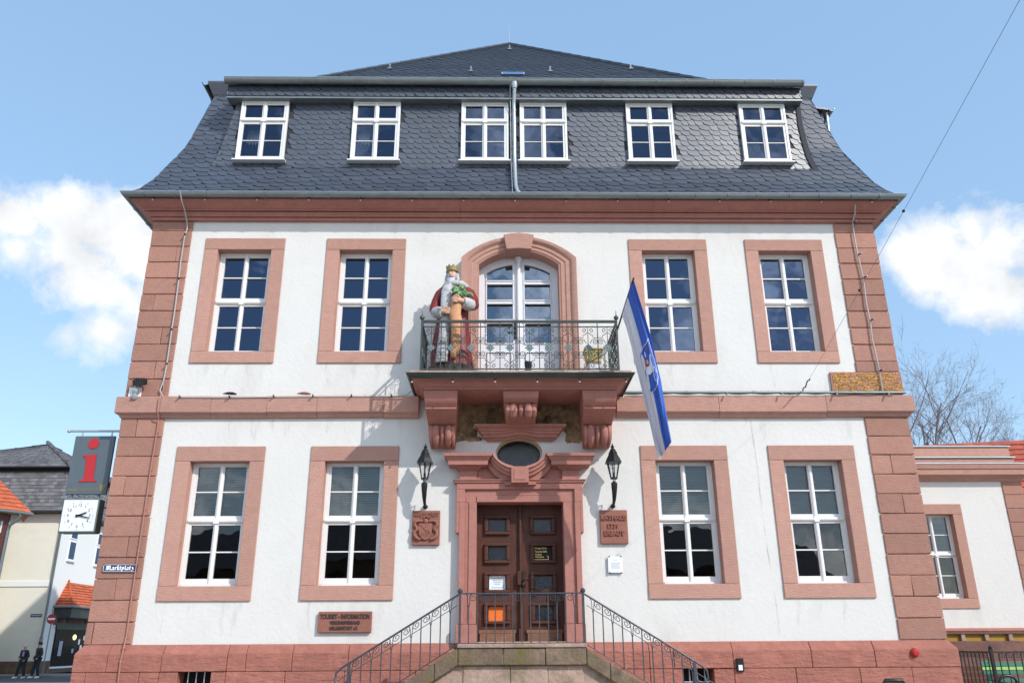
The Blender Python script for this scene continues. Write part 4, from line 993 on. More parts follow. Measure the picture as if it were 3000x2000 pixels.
for s_, a, c, z in (('Bürgerbüro', .675, .90, 3.245), ('Tourist Info', .675, .90, 3.19), ('Eingang', .68, .80, 3.135), ('Marktplatz', .68, .845, 3.09)): text('lettering', s_, p, a, c, z, z+.040, .272, 'gold', .002, .02)
b = MB(); b.box(.65, .93, .272, .274, 3.062, 3.074); b.box(.918, .93, .272, .274, 3.074, 3.13); b.box(.895, .93, .272, .274, 3.12, 3.132); put('arrow', b, 'gold', p)

# ================================================================== statue of the king
KX, KY, KZ = -.88, -.56, 6.20
KG = empty('statue', (KX, KY, KZ), 'painted statue of a bearded king in a red robe holding a huge carrot', 'statue')
def rings(lst, n=20, sup=2.3):
    o = []
    for cx, cy, z, rx, ry in lst:
        r = []
        for i in range(n):
            a = 2*pi*i/n; c, s = cos(a), sin(a); r.append((cx+rx*abs(c)**(2/sup)*(1 if c > 0 else -1), cy+ry*abs(s)**(2/sup)*(1 if s > 0 else -1), z))
        o.append(r)
    return o
z0 = KZ; q_ = lambda x, y, z: (KX+x, KY+y, z0+z)
b = MB(); b.loft(rings([(KX+.02, KY, z0, .46, .30), (KX+.02, KY, z0+.12, .47, .31), (KX+.01, KY, z0+.26, .43, .29), (KX+.02, KY, z0+.30, .33, .24)])); put('stump', b, 'stump', KG, smooth=60)
def drap(lst, folds=8, amp=.028):
    o = []
    for cx, cy, z, rx, ry in lst:
        k_ = max(.15, min(1, (1.75-(z-z0))*.8)); r = []
        for i in range(48):
            a = 2*pi*i/48; f_ = 1+amp*k_*(sin(folds*a+.6)+.6*sin(13*a+2*z))/max(.2, rx)
            r.append((cx+rx*f_*cos(a), cy+ry*f_*sin(a), z))
        o.append(r)
    return o
BODY = [(KX+.01, KY, z0+.28, .38, .25), (KX+.0, KY, z0+.45, .37, .245), (KX+.0, KY, z0+.75, .34, .23), (KX+.01, KY, z0+1.05, .305, .215), (KX+.02, KY, z0+1.30, .285, .21), (KX+.03, KY, z0+1.52, .285, .21), (KX+.04, KY, z0+1.70, .29, .205), (KX+.05, KY, z0+1.83, .275, .19), (KX+.045, KY, z0+1.91, .20, .16), (KX+.02, KY, z0+1.97, .12, .12), (KX, KY, z0+2.04, .085, .09)]
b = MB(); b.loft(drap(BODY))
b.tube([q_(.25, 0, 1.85), q_(.335, -.01, 1.77), q_(.395, -.03, 1.63), (KX+.41, KY-.10, z0+1.50), q_(.37, -.20, 1.45)], [.09, .105, .11, .115, .105], 14)
b.tube([q_(-.16, 0, 1.85), q_(-.24, -.01, 1.76), q_(-.30, -.03, 1.58), q_(-.325, -.09, 1.40), q_(-.28, -.19, 1.30)], [.085, .095, .10, .105, .095], 14)
put('robe', b, 'robe', KG, smooth=60)
b = MB()                               # wide fur facing down the front, and the collar
rr_ = []
for z, xa, xb, y in ((1.90, -.15, .02, -.175), (1.75, -.20, .01, -.215), (1.5, -.205, .0, -.232), (1.25, -.20, .0, -.235), (1.0, -.215, -.01, -.245), (.75, -.235, -.02, -.258), (.5, -.26, -.035, -.27), (.29, -.28, -.04, -.28)):
    c_, hw = (xa+xb)/2, (xb-xa)/2; rr_.append([q_(c_+hw*cos(2*pi*i/16), y+.05*sin(2*pi*i/16)+.25*(c_+hw*cos(2*pi*i/16))**2, z) for i in range(16)])
b.loft(rr_)
b.tube([q_(-.17, .02, 1.90), q_(-.10, -.13, 1.93), q_(.04, -.19, 1.92), q_(.19, -.14, 1.93), q_(.29, .0, 1.90), q_(.16, .13, 1.95), q_(-.06, .13, 1.95)], .058, 10, closed=True)
put('fur_trim', b, 'fur', KG, smooth=60)
for pts, rs in (([q_(.37, -.17, 1.47), q_(.30, -.26, 1.455), q_(.21, -.34, 1.45)], [.115, .128, .105]), ([q_(-.30, -.16, 1.32), q_(-.235, -.25, 1.28), q_(-.15, -.31, 1.265)], [.105, .12, .098])):
    b = MB(); b.tube(pts, rs, 16); put('fur_cuff', b, 'fur', KG, smooth=60)
def hand(px, py, pz, s):
    b = MB(); b.tube([(px+s*.12, py+.03, pz-.01), (px+s*.055, py, pz), (px, py-.012, pz)], [.042, .05, .045], 10)
    for i, (dz, L) in enumerate(((.048, .085), (.018, .098), (-.012, .094), (-.040, .075))):
        b.tube([(px+s*.01, py-.025, pz+dz), (px-s*L*.5, py-.048, pz+dz*1.05), (px-s*L, py-.03, pz+dz*1.1), (px-s*L*1.08, py+.01, pz+dz*1.1)], [.0175, .017, .0155, .012], 8)
    b.tube([(px+s*.05, py-.03, pz+.04), (px+s*.015, py-.045, pz+.08), (px-s*.03, py-.035, pz+.10)], [.018, .017, .012], 8); return b
put('hand', hand(KX+.115, KY-.42, z0+1.465, 1), 'skin_paint', KG, smooth=60); put('hand', hand(KX-.085, KY-.345, z0+1.265, -1), 'skin_paint', KG, smooth=60)
hx, hy, hz = KX-.005, KY-.05, z0+2.135
b = MB(); b.ell((hx, hy, hz), .092, .108, .13, 20, 14)
b.tube([(hx-.020, hy-.100, hz+.045), (hx-.026, hy-.126, hz-.005), (hx-.028, hy-.136, hz-.025), (hx-.024, hy-.105, hz-.038)], [.012, .017, .021, .010], 8)
for s in (-1, 1):
    b.tube([(hx-.018+s*.016, hy-.104, hz+.050), (hx-.018+s*.046, hy-.098, hz+.060), (hx-.016+s*.074, hy-.072, hz+.048)], [.010, .012, .007], 6); b.ell((hx-.014+s*.042, hy-.078, hz-.024), .028, .026, .024, 8, 6); b.ell((hx+s*.094, hy+.0, hz+.0), .014, .026, .032, 8, 6)
put('head', b, 'skin_paint', KG, smooth=60)
b = MB()
for s in (-1, 1): b.ell((hx-.016+s*.038, hy-.096, hz+.026), .015, .009, .009, 8, 6, 0); b.ell((hx-.022+s*.038, hy-.104, hz+.026), .007, .005, .008, 6, 5, 1); b.tube([(hx-.018+s*.016, hy-.114, hz+.056), (hx-.018+s*.046, hy-.109, hz+.066), (hx-.016+s*.074, hy-.080, hz+.054)], [.005, .006, .004], 5, 1)
b.tube([(hx-.045, hy-.122, hz-.071), (hx-.018, hy-.136, hz-.074), (hx+.012, hy-.124, hz-.071)], .007, 5, 1)
put('eye', b, ['paper', 'stump'], KG, smooth=60)
b = MB(); b.loft(rings([(hx-.012, hy-.060, hz-.075, .070, .055), (hx-.018, hy-.092, hz-.100, .082, .056), (hx-.014, hy-.108, hz-.165, .082, .055), (hx-.010, hy-.125, hz-.24, .070, .048), (hx-.01, hy-.135, hz-.30, .046, .034), (hx-.012, hy-.135, hz-.35, .016, .014)], 14))
for s in (-1, 1):
    b.tube([(hx-.022, hy-.122, hz-.052), (hx-.020+s*.036, hy-.124, hz-.056), (hx-.018+s*.068, hy-.098, hz-.074), (hx-.012+s*.084, hy-.074, hz-.070)], [.014, .017, .013, .005], 8)
    b.tube([(hx+s*.084, hy-.0, hz+.06), (hx+s*.102, hy-.0, hz-.02), (hx+s*.106, hy-.01, hz-.11), (hx+s*.092, hy-.05, hz-.17)], [.026, .036, .044, .028], 9)
b.ell((hx, hy+.03, hz+.0), .104, .108, .135, 14, 9)
b.tube([(hx, hy+.09, hz+.05), (hx, hy+.115, hz-.08), (hx, hy+.115, hz-.19)], [.08, .10, .065], 10); put('beard', b, 'beard', KG, smooth=60)
b = MB(); n = 18; r0 = []
for k, (rr, zz) in enumerate(((.108, .070), (.116, .092), (.116, .114), (.120, .136))): r0.append([(hx+rr*cos(2*pi*i/n), hy+rr*1.05*sin(2*pi*i/n), hz+zz) for i in range(n)])
r0.append([(hx+.126*cos(2*pi*i/n), hy+.132*sin(2*pi*i/n), hz+(.205 if i % 2 == 0 else .150)) for i in range(n)]); r0.append([(hx+.103*cos(2*pi*i/n), hy+.106*sin(2*pi*i/n), hz+(.20 if i % 2 == 0 else .145)) for i in range(n)]); r0.append([(hx+.098*cos(2*pi*i/n), hy+.10*sin(2*pi*i/n), hz+.09) for i in range(n)])
b.loft(r0); b.tube([(hx+.118*cos(2*pi*i/24), hy+.124*sin(2*pi*i/24), hz+.080) for i in range(24)], .011, 6, closed=True); put('crown', b, 'crown', KG, smooth=30)
b = MB(); q = [(KX+.085, KY-.34, z0+1.76, .085, .07), (KX+.08, KY-.345, z0+1.70, .115, .085), (KX+.07, KY-.345, z0+1.55, .118, .09), (KX+.065, KY-.345, z0+1.35, .128, .095), (KX+.085, KY-.345, z0+1.15, .135, .10), (KX+.09, KY-.345, z0+1.0, .12, .095), (KX+.075, KY-.345, z0+.80, .10, .085), (KX+.085, KY-.34, z0+.62, .085, .075), (KX+.05, KY-.335, z0+.46, .075, .065), (KX+.06, KY-.33, z0+.38, .055, .05), (KX+.065, KY-.32, z0+.34, .02, .02)]
b.loft([[(x+.010*sin(15*z), y+.006*sin(40*z), z) for x, y, z in r] for r in rings([(x+.02, y, z0+.34+(z-z0-.34)*.87, rx*.88, ry*.9) for x, y, z, rx, ry in q], 18)])
b.tube([q_(.13, -.35, .95), q_(.165, -.37, .72), q_(.14, -.34, .42)], [.045, .05, .018], 8)
CA = put('carrot', b, 'carrot', KG, smooth=60)
b = MB(); rr = random.Random(3)
for i in range(30):
    a = rr.uniform(0, 2*pi); e = rr.uniform(-.1, 1.2); L = rr.uniform(.07, .17); c = Vector(q_(.16+rr.uniform(-.05, .08), -.33+rr.uniform(-.05, .04), 1.59+rr.uniform(-.02, .09)))
    d = Vector((cos(a)*cos(e), sin(a)*cos(e)*.6, sin(e)))
    b.tube([c, c+d*L*.5+Vector((0, 0, .015)), c+d*L, c+d*L*1.1+Vector((cos(a)*.03, -.02, -.04))], [.02, .036, .032, .012], 6)
put('leaves', b, 'leaf', CA, smooth=60)

# other things on the balcony
b = MB(); b.lathe([(.05, 0), (.055, .02), (.065, .22), (.072, .23), (.072, .25), (.06, .25), (.055, .05)], (.555, -.93, 6.205), 14); put('black_can', b, 'rubber', None, smooth=40, label='small black can standing behind the balcony railing', cat='can')
b = MB(); bx, by = 1.80, -.55; zq_ = at(1150+1345/2.24, 650+915/2.24, by-.15).z-6.335
b.hexa([(bx-.13, by-.15, 6.34+zq_), (bx+.13, by-.16, 6.31+zq_), (bx+.15, by+.13, 6.33+zq_), (bx-.13, by+.14, 6.36+zq_), (bx-.18, by-.17, 6.56+zq_), (bx+.13, by-.18, 6.55+zq_), (bx+.17, by+.14, 6.56+zq_), (bx-.17, by+.15, 6.57+zq_)])
b.box(bx-.19, bx+.18, by-.19, by+.16, 6.562+zq_, 6.592+zq_); t = put('yellow_box', b, 'bag', None, (bx, by, 6.2), bevel=.02, seg=2, label='dull yellow lidded box on a pale stand, right end of balcony', cat='box')
b = MB(); b.hexa([(bx-.05, by-.08, 6.205), (bx+.12, by-.08, 6.205), (bx+.12, by+.1, 6.205), (bx-.05, by+.1, 6.205), (bx-.10, by-.12, 6.335+zq_), (bx+.12, by-.13, 6.31+zq_), (bx+.13, by+.12, 6.33+zq_), (bx-.11, by+.12, 6.35+zq_)]); put('stand', b, 'paper', t)
b = MB(); px_ = -1.13; b.lathe([(.10, 0), (.13, .30), (.15, .42), (.14, .43), (.12, .05)], (px_, -.22, 6.205), 12); put('flower_pot', b, 'leaf', None, smooth=40, label='green pot on the balcony behind the king statue', cat='pot')

# ================================================================== flag
g_ = lambda u, v: (1150+u/2.24, 650+v/2.24)
outer = [(1580, 376), (1612, 480), (1655, 620), (1697, 760), (1728, 900), (1760, 1030), (1785, 1180), (1808, 1320), (1831, 1440)]
inner = [(1506, 612), (1536, 700), (1566, 812), (1590, 920), (1622, 1040), (1655, 1180), (1690, 1320), (1718, 1450), (1748, 1562)]
def fl_px(u, v):
    k = v*8; i = min(7, int(k)); f = k-i
    o = [outer[i][j]+(outer[i+1][j]-outer[i][j])*f for j in (0, 1)]; n_ = [inner[i][j]+(inner[i+1][j]-inner[i][j])*f for j in (0, 1)]
    return o[0]+(n_[0]-o[0])*u, o[1]+(n_[1]-o[1])*u
def fl_y(u, v): return -2.02+.42*u+(.10*v)*sin(2.0*pi*u+1.0+2*v)+.045*sin(14*u+4*v)*(.25+v)+.02*sin(31*u-3*v)+.02*sin(9*v)
def fl(u, v, off=0.):
    q = g_(*fl_px(u, v)); y = fl_y(u, v)-off; return at(q[0], q[1], y)
base = at(*g_(1481, 690), -1.19); tip = fl(0, 0)
FLG = empty('flag', base, 'blue and white flag with a rider emblem hanging from a slanted pole', 'flag')
d = (tip-base).normalized()
b = MB(); b.tube([base-d*.45, base, tip, tip+d*.03], .017, 8); put('flag_pole', b, 'iron', FLG, smooth=60)
b = MB(); U, V = 24, 60; sp = 12
b.v = [tuple(fl(i/U, j/V)) for j in range(V+1) for i in range(U+1)]
for j in range(V):
    for i in range(U): b.f.append((j*(U+1)+i, j*(U+1)+i+1, (j+1)*(U+1)+i+1, (j+1)*(U+1)+i)); b.mi.append(0 if i < sp+2*(j < 6)*0 else 1)
CL = put('cloth', b, ['flag_blue', 'flag_white'], FLG, smooth=True); CL.modifiers.new('solid', 'SOLIDIFY').thickness = .004
def inv(px, py):                       # emblem pixel -> (u, v) on the cloth
    best = None
    for j in range(241):
        v = j/240; a, c = fl_px(0, v), fl_px(1, v); dx, dy = c[0]-a[0], c[1]-a[1]; L = dx*dx+dy*dy
        u = ((px-a[0])*dx+(py-a[1])*dy)/L; e = abs((px-a[0])*dy-(py-a[1])*dx)/math.sqrt(L)
        if best is None or e < best[0]: best = (e, u, v)
    return max(0.02, min(.98, best[1])), best[2]
def ez(u, v):                          # crop [1820,980,1960,1160] at 8.714 -> railing crop coordinates
    px, py = 1820+u/8.714, 980+v/8.714; return (px-1150)*2.24, (py-650)*2.24
em = MB()
def epoly(pts, m, off):
    P = [fl(*inv(*ez(*p)), off) for p in pts]; c = Vector((0, 0, 0))
    for q in P: c += q
    c /= len(P); em.add([c]+P, [(0, i+1, (i+1) % len(P)+1) for i in range(len(P))], m)
def eline(pts, r, m, off=.012): em.tube([fl(*inv(*ez(*p)), off) for p in pts], r, 4, m)
def dens(pts, k=4):
    o = []
    for i in range(len(pts)):
        a, c = pts[i], pts[(i+1) % len(pts)]
        for q in range(k): o.append((a[0]+(c[0]-a[0])*q/k, a[1]+(c[1]-a[1])*q/k))
    return o
shd = dens([(685, 100), (640, 220), (535, 350), (530, 430), (490, 490), (485, 570), (540, 760), (600, 1000), (690, 1290), (720, 1430), (770, 1470), (860, 1410), (920, 1280), (940, 1080), (900, 850), (830, 600), (760, 350)])
W4 = [fl(*inv(*ez(*p)), .010) for p in shd]
epoly(shd, 0, .010)
eline(shd[0:12]+[], .006, 1); eline(shd[48:]+[shd[0]], .006, 1); eline(shd[32:50], .005, 1)
epoly([(580, 440), (600, 430), (625, 500), (640, 570), (615, 590), (590, 540)], 1, .016)            # helmet
epoly([(600, 620), (700, 640), (715, 740), (690, 820), (650, 840), (615, 760)], 2, .016)           # coat
for a0, r_, m_ in ((0, 1.0, 1), (0, .72, 2)): epoly([(655+38*r_*cos(2*pi*i/14), 715+70*r_*sin(2*pi*i/14)) for i in range(14)], m_, .018 if r_ == 1 else .020)
eline([(655, 655), (655, 775)], .003, 1, .022); eline([(628, 690), (684, 740)], .003, 1, .022); eline([(628, 740), (684, 690)], .003, 1, .022)
epoly([(715, 500), (750, 495), (765, 540), (740, 580), (790, 740), (820, 850), (850, 940), (800, 930), (745, 1010), (680, 1030), (650, 960), (590, 930), (590, 860), (640, 830), (700, 830), (735, 760), (725, 620)], 1, .014)   # horse
for ln in ([(815, 860), (840, 810), (880, 880), (900, 960)], [(820, 950), (850, 1080), (870, 1150), (895, 1180)], [(660, 990), (690, 1080), (695, 1150), (680, 1220), (690, 1300), (720, 1385)]): eline(ln, .008, 1, .014)
eline([(580, 680), (600, 760), (620, 830)], .006, 1, .016); eline([(720, 760), (770, 760), (800, 740)], .004, 3, .018); eline([(690, 830), (720, 930), (700, 1000)], .006, 3, .018); eline([(640, 870), (620, 960), (640, 1060)], .005, 3, .018)
for r_, m_ in ((1, 2), (.55, 0)): epoly([(662+22*r_*cos(2*pi*i/12), 345+62*r_*sin(2*pi*i/12)) for i in range(12)], m_, .014 if r_ == 1 else .016)
put('emblem', em, ['flag_blue', 'flag_line', 'flag_red', 'flag_black'], FLG)

# ================================================================== fixtures on the walls
def bulb(parent, p, d, proto=[None]):
    d = Vector(d).normalized()
    if proto[0] is None:
        b = MB(); b.tube([Vector(p), Vector(p)+d*.06], .015, 7); ob = put('bulb_socket', b, 'black', parent, p)
        b = MB(); b.ell(Vector(p)+d*.08, .019, .019, .019, 8, 6); put('bulb', b, 'bulb', ob, p, smooth=60)
        proto[0] = (ob, d); return
    ob = dup(proto[0][0], parent, p); ob.rotation_euler = proto[0][1].rotation_difference(d).to_euler()
def cable(parent, pts, m='cable_g', r=.010):
    b = MB(); b.tube(pts, r, 6); put('cable', b, m, parent, smooth=60)
GL = 'strings of light bulbs on the town hall'
t = empty('string_lights', (-4, -.5, 10.1), 'string of light bulbs hung along the eaves gutter', 'string lights', GL)
pts = []; n = 15
for i in range(n): pts.append((-7.0+14.7*i/(n-1), -.40, 10.19)); pts.append((-7.0+14.7*(i+.5)/(n-1), -.40, 10.175))
cable(t, pts[:-1], r=.006)
for i in range(n): bulb(t, (-7.0+14.7*i/(n-1), -.405, 10.185), (0, -.3, -1))
t = empty('string_lights', (1, -1.2, 6.05), 'string of light bulbs below the balcony edge', 'string lights', GL)
cable(t, [(-1.55, -1.18, 6.08), (-.9, -1.18, 6.05), (-.2, -1.18, 6.06), (.5, -1.18, 6.05), (1.3, -1.18, 6.06), (2.33, -1.18, 6.08), (2.35, -.6, 6.07), (2.36, -.05, 6.05)], r=.008)
for x in (-1.52, -.80, -.05, .70, 1.45, 2.28): bulb(t, (x, -1.2, 6.045), (0, -.7, -1))
bulb(t, (2.34, -.25, 6.04), (.3, -.6, -1))
t = empty('string_lights', (-6.3, -.05, 8), 'grey cable with light bulbs down the left upper corner and ledge', 'string lights', GL)
hgt = [at(u/9.8+340, v/9.8+540, y) for u, v, y in ((1840, 200, -.56), (1880, 460, -.45), (1960, 700, -.25), (2000, 900, -.15), (2040, 1100, -.05))]
zz = [(300+520/2.091, 550+250/2.091), (300+505/2.091, 550+290/2.091), (300+480/2.091, 550+450/2.091), (300+468/2.091, 550+560/2.091), (300+445/2.091, 550+740/2.091), (300+425/2.091, 550+870/2.091), (300+395/2.091, 550+1080/2.091), (300+375/2.091, 550+1180/2.091), (300+352/2.091, 550+1240/2.091), (300+372/2.091, 550+1278/2.091), (300+475/2.091, 550+1284/2.091), (300+780/2.091, 550+1284/2.091), (300+1050/2.091, 550+1281/2.091), (300+1290/2.091, 550+1279/2.091), (300+1525/2.091, 550+1278/2.091), (300+1770/2.091, 550+1277/2.091), (300+1860/2.091, 550+1268/2.091), (300+1900/2.091, 550+1240/2.091)]
cp = hgt+[at(x, y, -.045 if i < 10 else -.13) for i, (x, y) in enumerate(zz)]; cable(t, cp, 'cable', .013)
for i in (1, 3, 5, 6): bulb(t, cp[len(hgt)+i], (.35, -1, .25))
for i in (10, 11, 12, 13, 14, 15): bulb(t, cp[len(hgt)+i], (.1, -.7, .2))
for x, col in ((-5.05, 'black'), (-3.65, 'red_en')):
    b = MB(); b.tube([(x-.16, -.13, 6.10), (x-.06, -.14, 6.105), (x+.03, -.14, 6.10), (x+.10, -.13, 6.09)], [.008, .028, .03, .012], 8); put('plug', b, col if col == 'black' else 'carve', t, smooth=60)
t = empty('string_lights', (7.4, -.05, 8), 'green cable with light bulbs down the right upper corner', 'string lights', GL)
q = lambda u, v: (1750+u/2.24, 600+v/2.24)
zz = [q(1693, 0), q(1690, 60), q(1675, 118), q(1685, 200), q(1710, 330), q(1745, 480), q(1765, 640), q(1790, 760), q(1805, 880), q(1835, 1010), q(1850, 1090), q(1875, 1240)]
cp = [at(zz[0][0], zz[0][1], -.38), at(zz[1][0], zz[1][1], -.2)]+[at(x, y, -.05) for x, y in zz[2:]]; cable(t, cp, 'cable', .014)
for i in (2, 4, 5, 7, 10): bulb(t, cp[i], (.8, -1, .25))
t = empty('string_lights', (5, -.1, 6.1), 'green cable with light bulbs along the pipe on the right ledge', 'string lights', GL)
cp = [(2.40, -.11, 6.10)]+[(2.6+5.0*i/20, -.15, 6.085+(.012 if i % 2 else -.012)) for i in range(21)]; cable(t, cp, 'cable_g', .012)
for x in (3.0, 4.35, 5.4, 6.45, 7.45): bulb(t, (x, -.15, 6.09), (.2, -.7, -.35))
b = MB(); b.tube([(2.42, -.09, 6.13), (7.86, -.09, 6.125)], .026, 10)
for x in (3.6, 4.9, 6.5): b.tube([(x, -.09, 6.13), (x+.04, -.09, 6.13)], .031, 10)
put('conduit_pipe', b, 'zinc', None, smooth=60, label='grey metal pipe lying on the right stone ledge', cat='pipe')
# floodlight and sensor lamps at the left corner
f = lambda u, v, y: at(340+u/8.709, 1080+v/8.709, y)
c0 = f(560, 350, -.16); FLd = empty('floodlight', f(500, 620, -.03), 'black floodlight over two white spot lamps on the left stone ledge', 'floodlight')
b = MB(); x, y, z = c0; b.hexa([(x-.10, y+.02, z-.06), (x+.10, y-.07, z-.09), (x+.15, y+.07, z-.02), (x-.06, y+.12, z+.0), (x-.12, y, z+.05), (x+.09, y-.09, z+.04), (x+.15, y+.05, z+.085), (x-.08, y+.11, z+.085)])
for i in range(5): b.box(x-.10+.045*i, x-.09+.045*i, y-.0, y+.10, z+.08, z+.105)
put('lamp_housing', b, 'black', FLd, bevel=.012)
for u, v in ((500, 560), (490, 690)):
    p = f(u, v, -.05); b = MB(); d = Vector((.35, -1, -.45)).normalized(); b.tube([p, p+d*.09, p+d*.13, p+d*.135], [.038, .05, .053, .043], 14); put('spot_lamp', b, 'zinc_light', FLd, smooth=40)
p = f(490, 620, -.02); b = MB(); b.box(p.x-.12, p.x+.11, -.035, -.004, p.z-.11, p.z+.11); b.tube([(p.x-.02, -.03, p.z+.11), (p.x-.0, -.08, p.z+.17), (x, y+.05, z-.05)], .012, 6); put('mounting_plate', b, 'paper', FLd, bevel=.005)
b = MB(); cp = [f(1210, 380, -.03), f(1215, 510, -.04), f(1150, 650, -.04), f(1095, 760, -.14), f(1060, 1090, -.15), f(1075, 1240, -.08), f(1085, 1310, -.04)]+[at(250+u/2.091, 1250+v/2.091, -.03) for u, v in ((438, 30), (400, 260), (365, 500), (325, 760), (285, 1030), (250, 1290))]+[at(250+235/2.091, 1250+1350/2.091, -.12), at(250+215/2.091, 1250+1435/2.091, -.14), at(250+200/2.091, 1250+1560/2.091, -.14)]
cp.append(Vector((cp[-1].x-.03, -.14, .1)))
b.tube(cp, .012, 6)
for i in range(7, 15): b.box(cp[i].x-.02, cp[i].x+.02, cp[i].y, cp[i].y+.05, cp[i].z-.02, cp[i].z+.02)
put('lightning_conductor', b, 'cable_p', TH)
b = MB(); b.lathe([(.0, 0), (.075, 0), (.075, .03), (.055, .05), (.055, .07), (.03, .075)], (0, 0, 0), 16); b.v = [(7.19+x, -.10-z, 1.45+y) for x, y, z in b.v]; put('alarm_siren', b, 'red_plastic', None, bevel=.004, label='round red alarm siren on the right end of the plinth', cat='alarm')
b = MB(); b.box(4.085, 4.205, -.135, -.08, 1.165, 1.375, 0); b.box(4.11, 4.18, -.138, -.1345, 1.185, 1.27, 1); put('doorbell', b, ['black', 'white_en'], None, bevel=.004, label='small black doorbell box with white button plate on plinth', cat='doorbell')
b = MB(); b.tube([(6.42, -.45, .0), (6.42, -.45, .96), (6.46, -.45, 1.02), (6.74, -.45, 1.02), (6.78, -.45, .96), (6.78, -.45, 0)], .035, 10); put('bicycle_stand', b, 'black', None, smooth=60, label='rounded black tube bicycle stand before the right plinth', cat='bicycle stand')
# cables over the street: the wire fixed to the right part of the wall
W0 = at(1750+1345/2.24, 600+1222/2.24, -.0); W1 = at(2960, 30, -8.5); W2 = W1+(W1-W0)*.6
b = MB(); kk = 24; b.tube([W0+(W2-W0)*(i/kk)+Vector((0, 0, -.25*(i/kk)*(1-i/kk))) for i in range(kk+1)], .003, 5)
t = put('overhead_wire', b, 'wire', None, W0, label='thin dark wire running from the right wall up over the street', cat='wire')
b = MB(); b.tube([W0+(W2-W0)*f_+Vector((0, -.02, .02*sin(f_*300))) for f_ in [.0+.001*i for i in range(40)]], .012, 5); put('clamp', b, 'rubber', t)
for f_ in (.26, .40):
    b = MB(); b.ell(W0+(W2-W0)*f_+Vector((0, 0, -.25*f_*(1-f_))), .022, .022, .022, 8, 6); put('insulator', b, 'black', t)

# ================================================================== signs at the left corner
SG = empty('tourist_sign', (-7.68, .36, 4.28), 'tall slate grey hanging sign with a big red letter i', 'sign')
b = MB(); b.box(-8.055, -7.30, .30, .35, 4.28, 5.39); put('sign_box', b, 'sign_grey', SG, bevel=.008)
b = MB(); b.prism([(-7.685+.10*cos(2*pi*i/28), 5.24+.10*sin(2*pi*i/28)) for i in range(28)], .288, .2995)
iz = lambda u, v: (lambda q_: (q_.x, q_.z))(at(u/4.126, 1260+v/4.126, .29))
b.prism([iz(*p) for p in ((1000, 298), (1168, 292), (1128, 575), (1135, 595), (1165, 602), (1160, 620), (952, 622), (957, 603), (1000, 590), (1018, 560), (1042, 350), (1030, 325), (1000, 318))], .288, .2996)
put('letter_i', b, 'red_en', SG)
text('lettering', 'tourist', SG, -8.02, -7.85, 4.345, 4.405, .297, 'ochre', .002, .03); text('lettering', 'information', SG, -7.83, -7.47, 4.345, 4.405, .297, 'ochre', .002)
b = MB(); b.prism([(-7.445, 4.46), (-7.335, 4.46), (-7.335, 4.385), (-7.36, 4.35), (-7.39, 4.335), (-7.42, 4.35), (-7.445, 4.385)], .296, .2994); put('emblem', b, 'ochre', SG)
b = MB(); b.tube([(-8.22, .36, 5.50), (-7.05, .36, 5.50)], .022, 8); b.ell((-8.23, .36, 5.50), .035, .035, .035, 8, 6)
for x in (-7.96, -7.40): b.tube([(x, .36, 5.39), (x, .36, 5.50)], .014, 6)
b.tube([(-7.3, .36, 4.38), (-7.05, .36, 4.38)], .018, 6); put('hanging_bar', b, 'zinc_light', SG, smooth=60)
CK = empty('wall_clock', (-7.7, .3, 3.61), 'square white clock below the red i sign', 'clock')
b = MB(); b.box(-8.045, -7.375, .265, .50, 3.575, 4.195); put('clock_case', b, 'clock_case', CK, bevel=.02, seg=2)
b = MB(); b.box(-8.02, -7.40, .258, .2645, 3.605, 4.17); put('clock_face', b, 'clock_white', CK)
ccx, ccz = -7.71, 3.885
for h in range(1, 13):
    a = pi/2-h*pi/6; text('numeral', str(h), CK, ccx+.200*cos(a)-.034, ccx+.200*cos(a)+.034, ccz+.192*sin(a)-.027, ccz+.192*sin(a)+.027, .2555, 'carve_dark', .002, .0, keep=True)
b = MB()
for i in range(60):
    a = i*pi/30; r1, r2_ = (.255, .272) if i % 5 else (.245, .275); w_ = .0012 if i % 5 else .0035
    b.tube([(ccx+r1*cos(a), .2565, ccz+r1*.96*sin(a)), (ccx+r2_*cos(a), .2565, ccz+r2_*.96*sin(a))], w_, 4)
put('minute_marks', b, 'carve_dark', CK)
for nm, a, L, w_ in (('hour_hand', R(90-68), .155, .016), ('minute_hand', R(90-102), .22, .012)):
    b = MB(); c, s = cos(a), sin(a); b.prism([(ccx-c*.05-s*w_, ccz-s*.05+c*w_), (ccx-c*.05+s*w_, ccz-s*.05-c*w_), (ccx+c*L+s*w_*.6, ccz+s*L-c*w_*.6), (ccx+c*L-s*w_*.6, ccz+s*L+c*w_*.6)], .236, .242); put(nm, b, 'black', CK)
b = MB()
for z in (3.72, 4.05): b.tube([(-7.38, .42, z), (-7.05, .42, z)], .016, 6)
b.tube([(-7.95, .36, 4.19), (-7.95, .36, 4.29)], .02, 6); b.tube([(-7.45, .36, 4.19), (-7.45, .36, 4.29)], .02, 6); put('bracket', b, 'clock_case', CK)
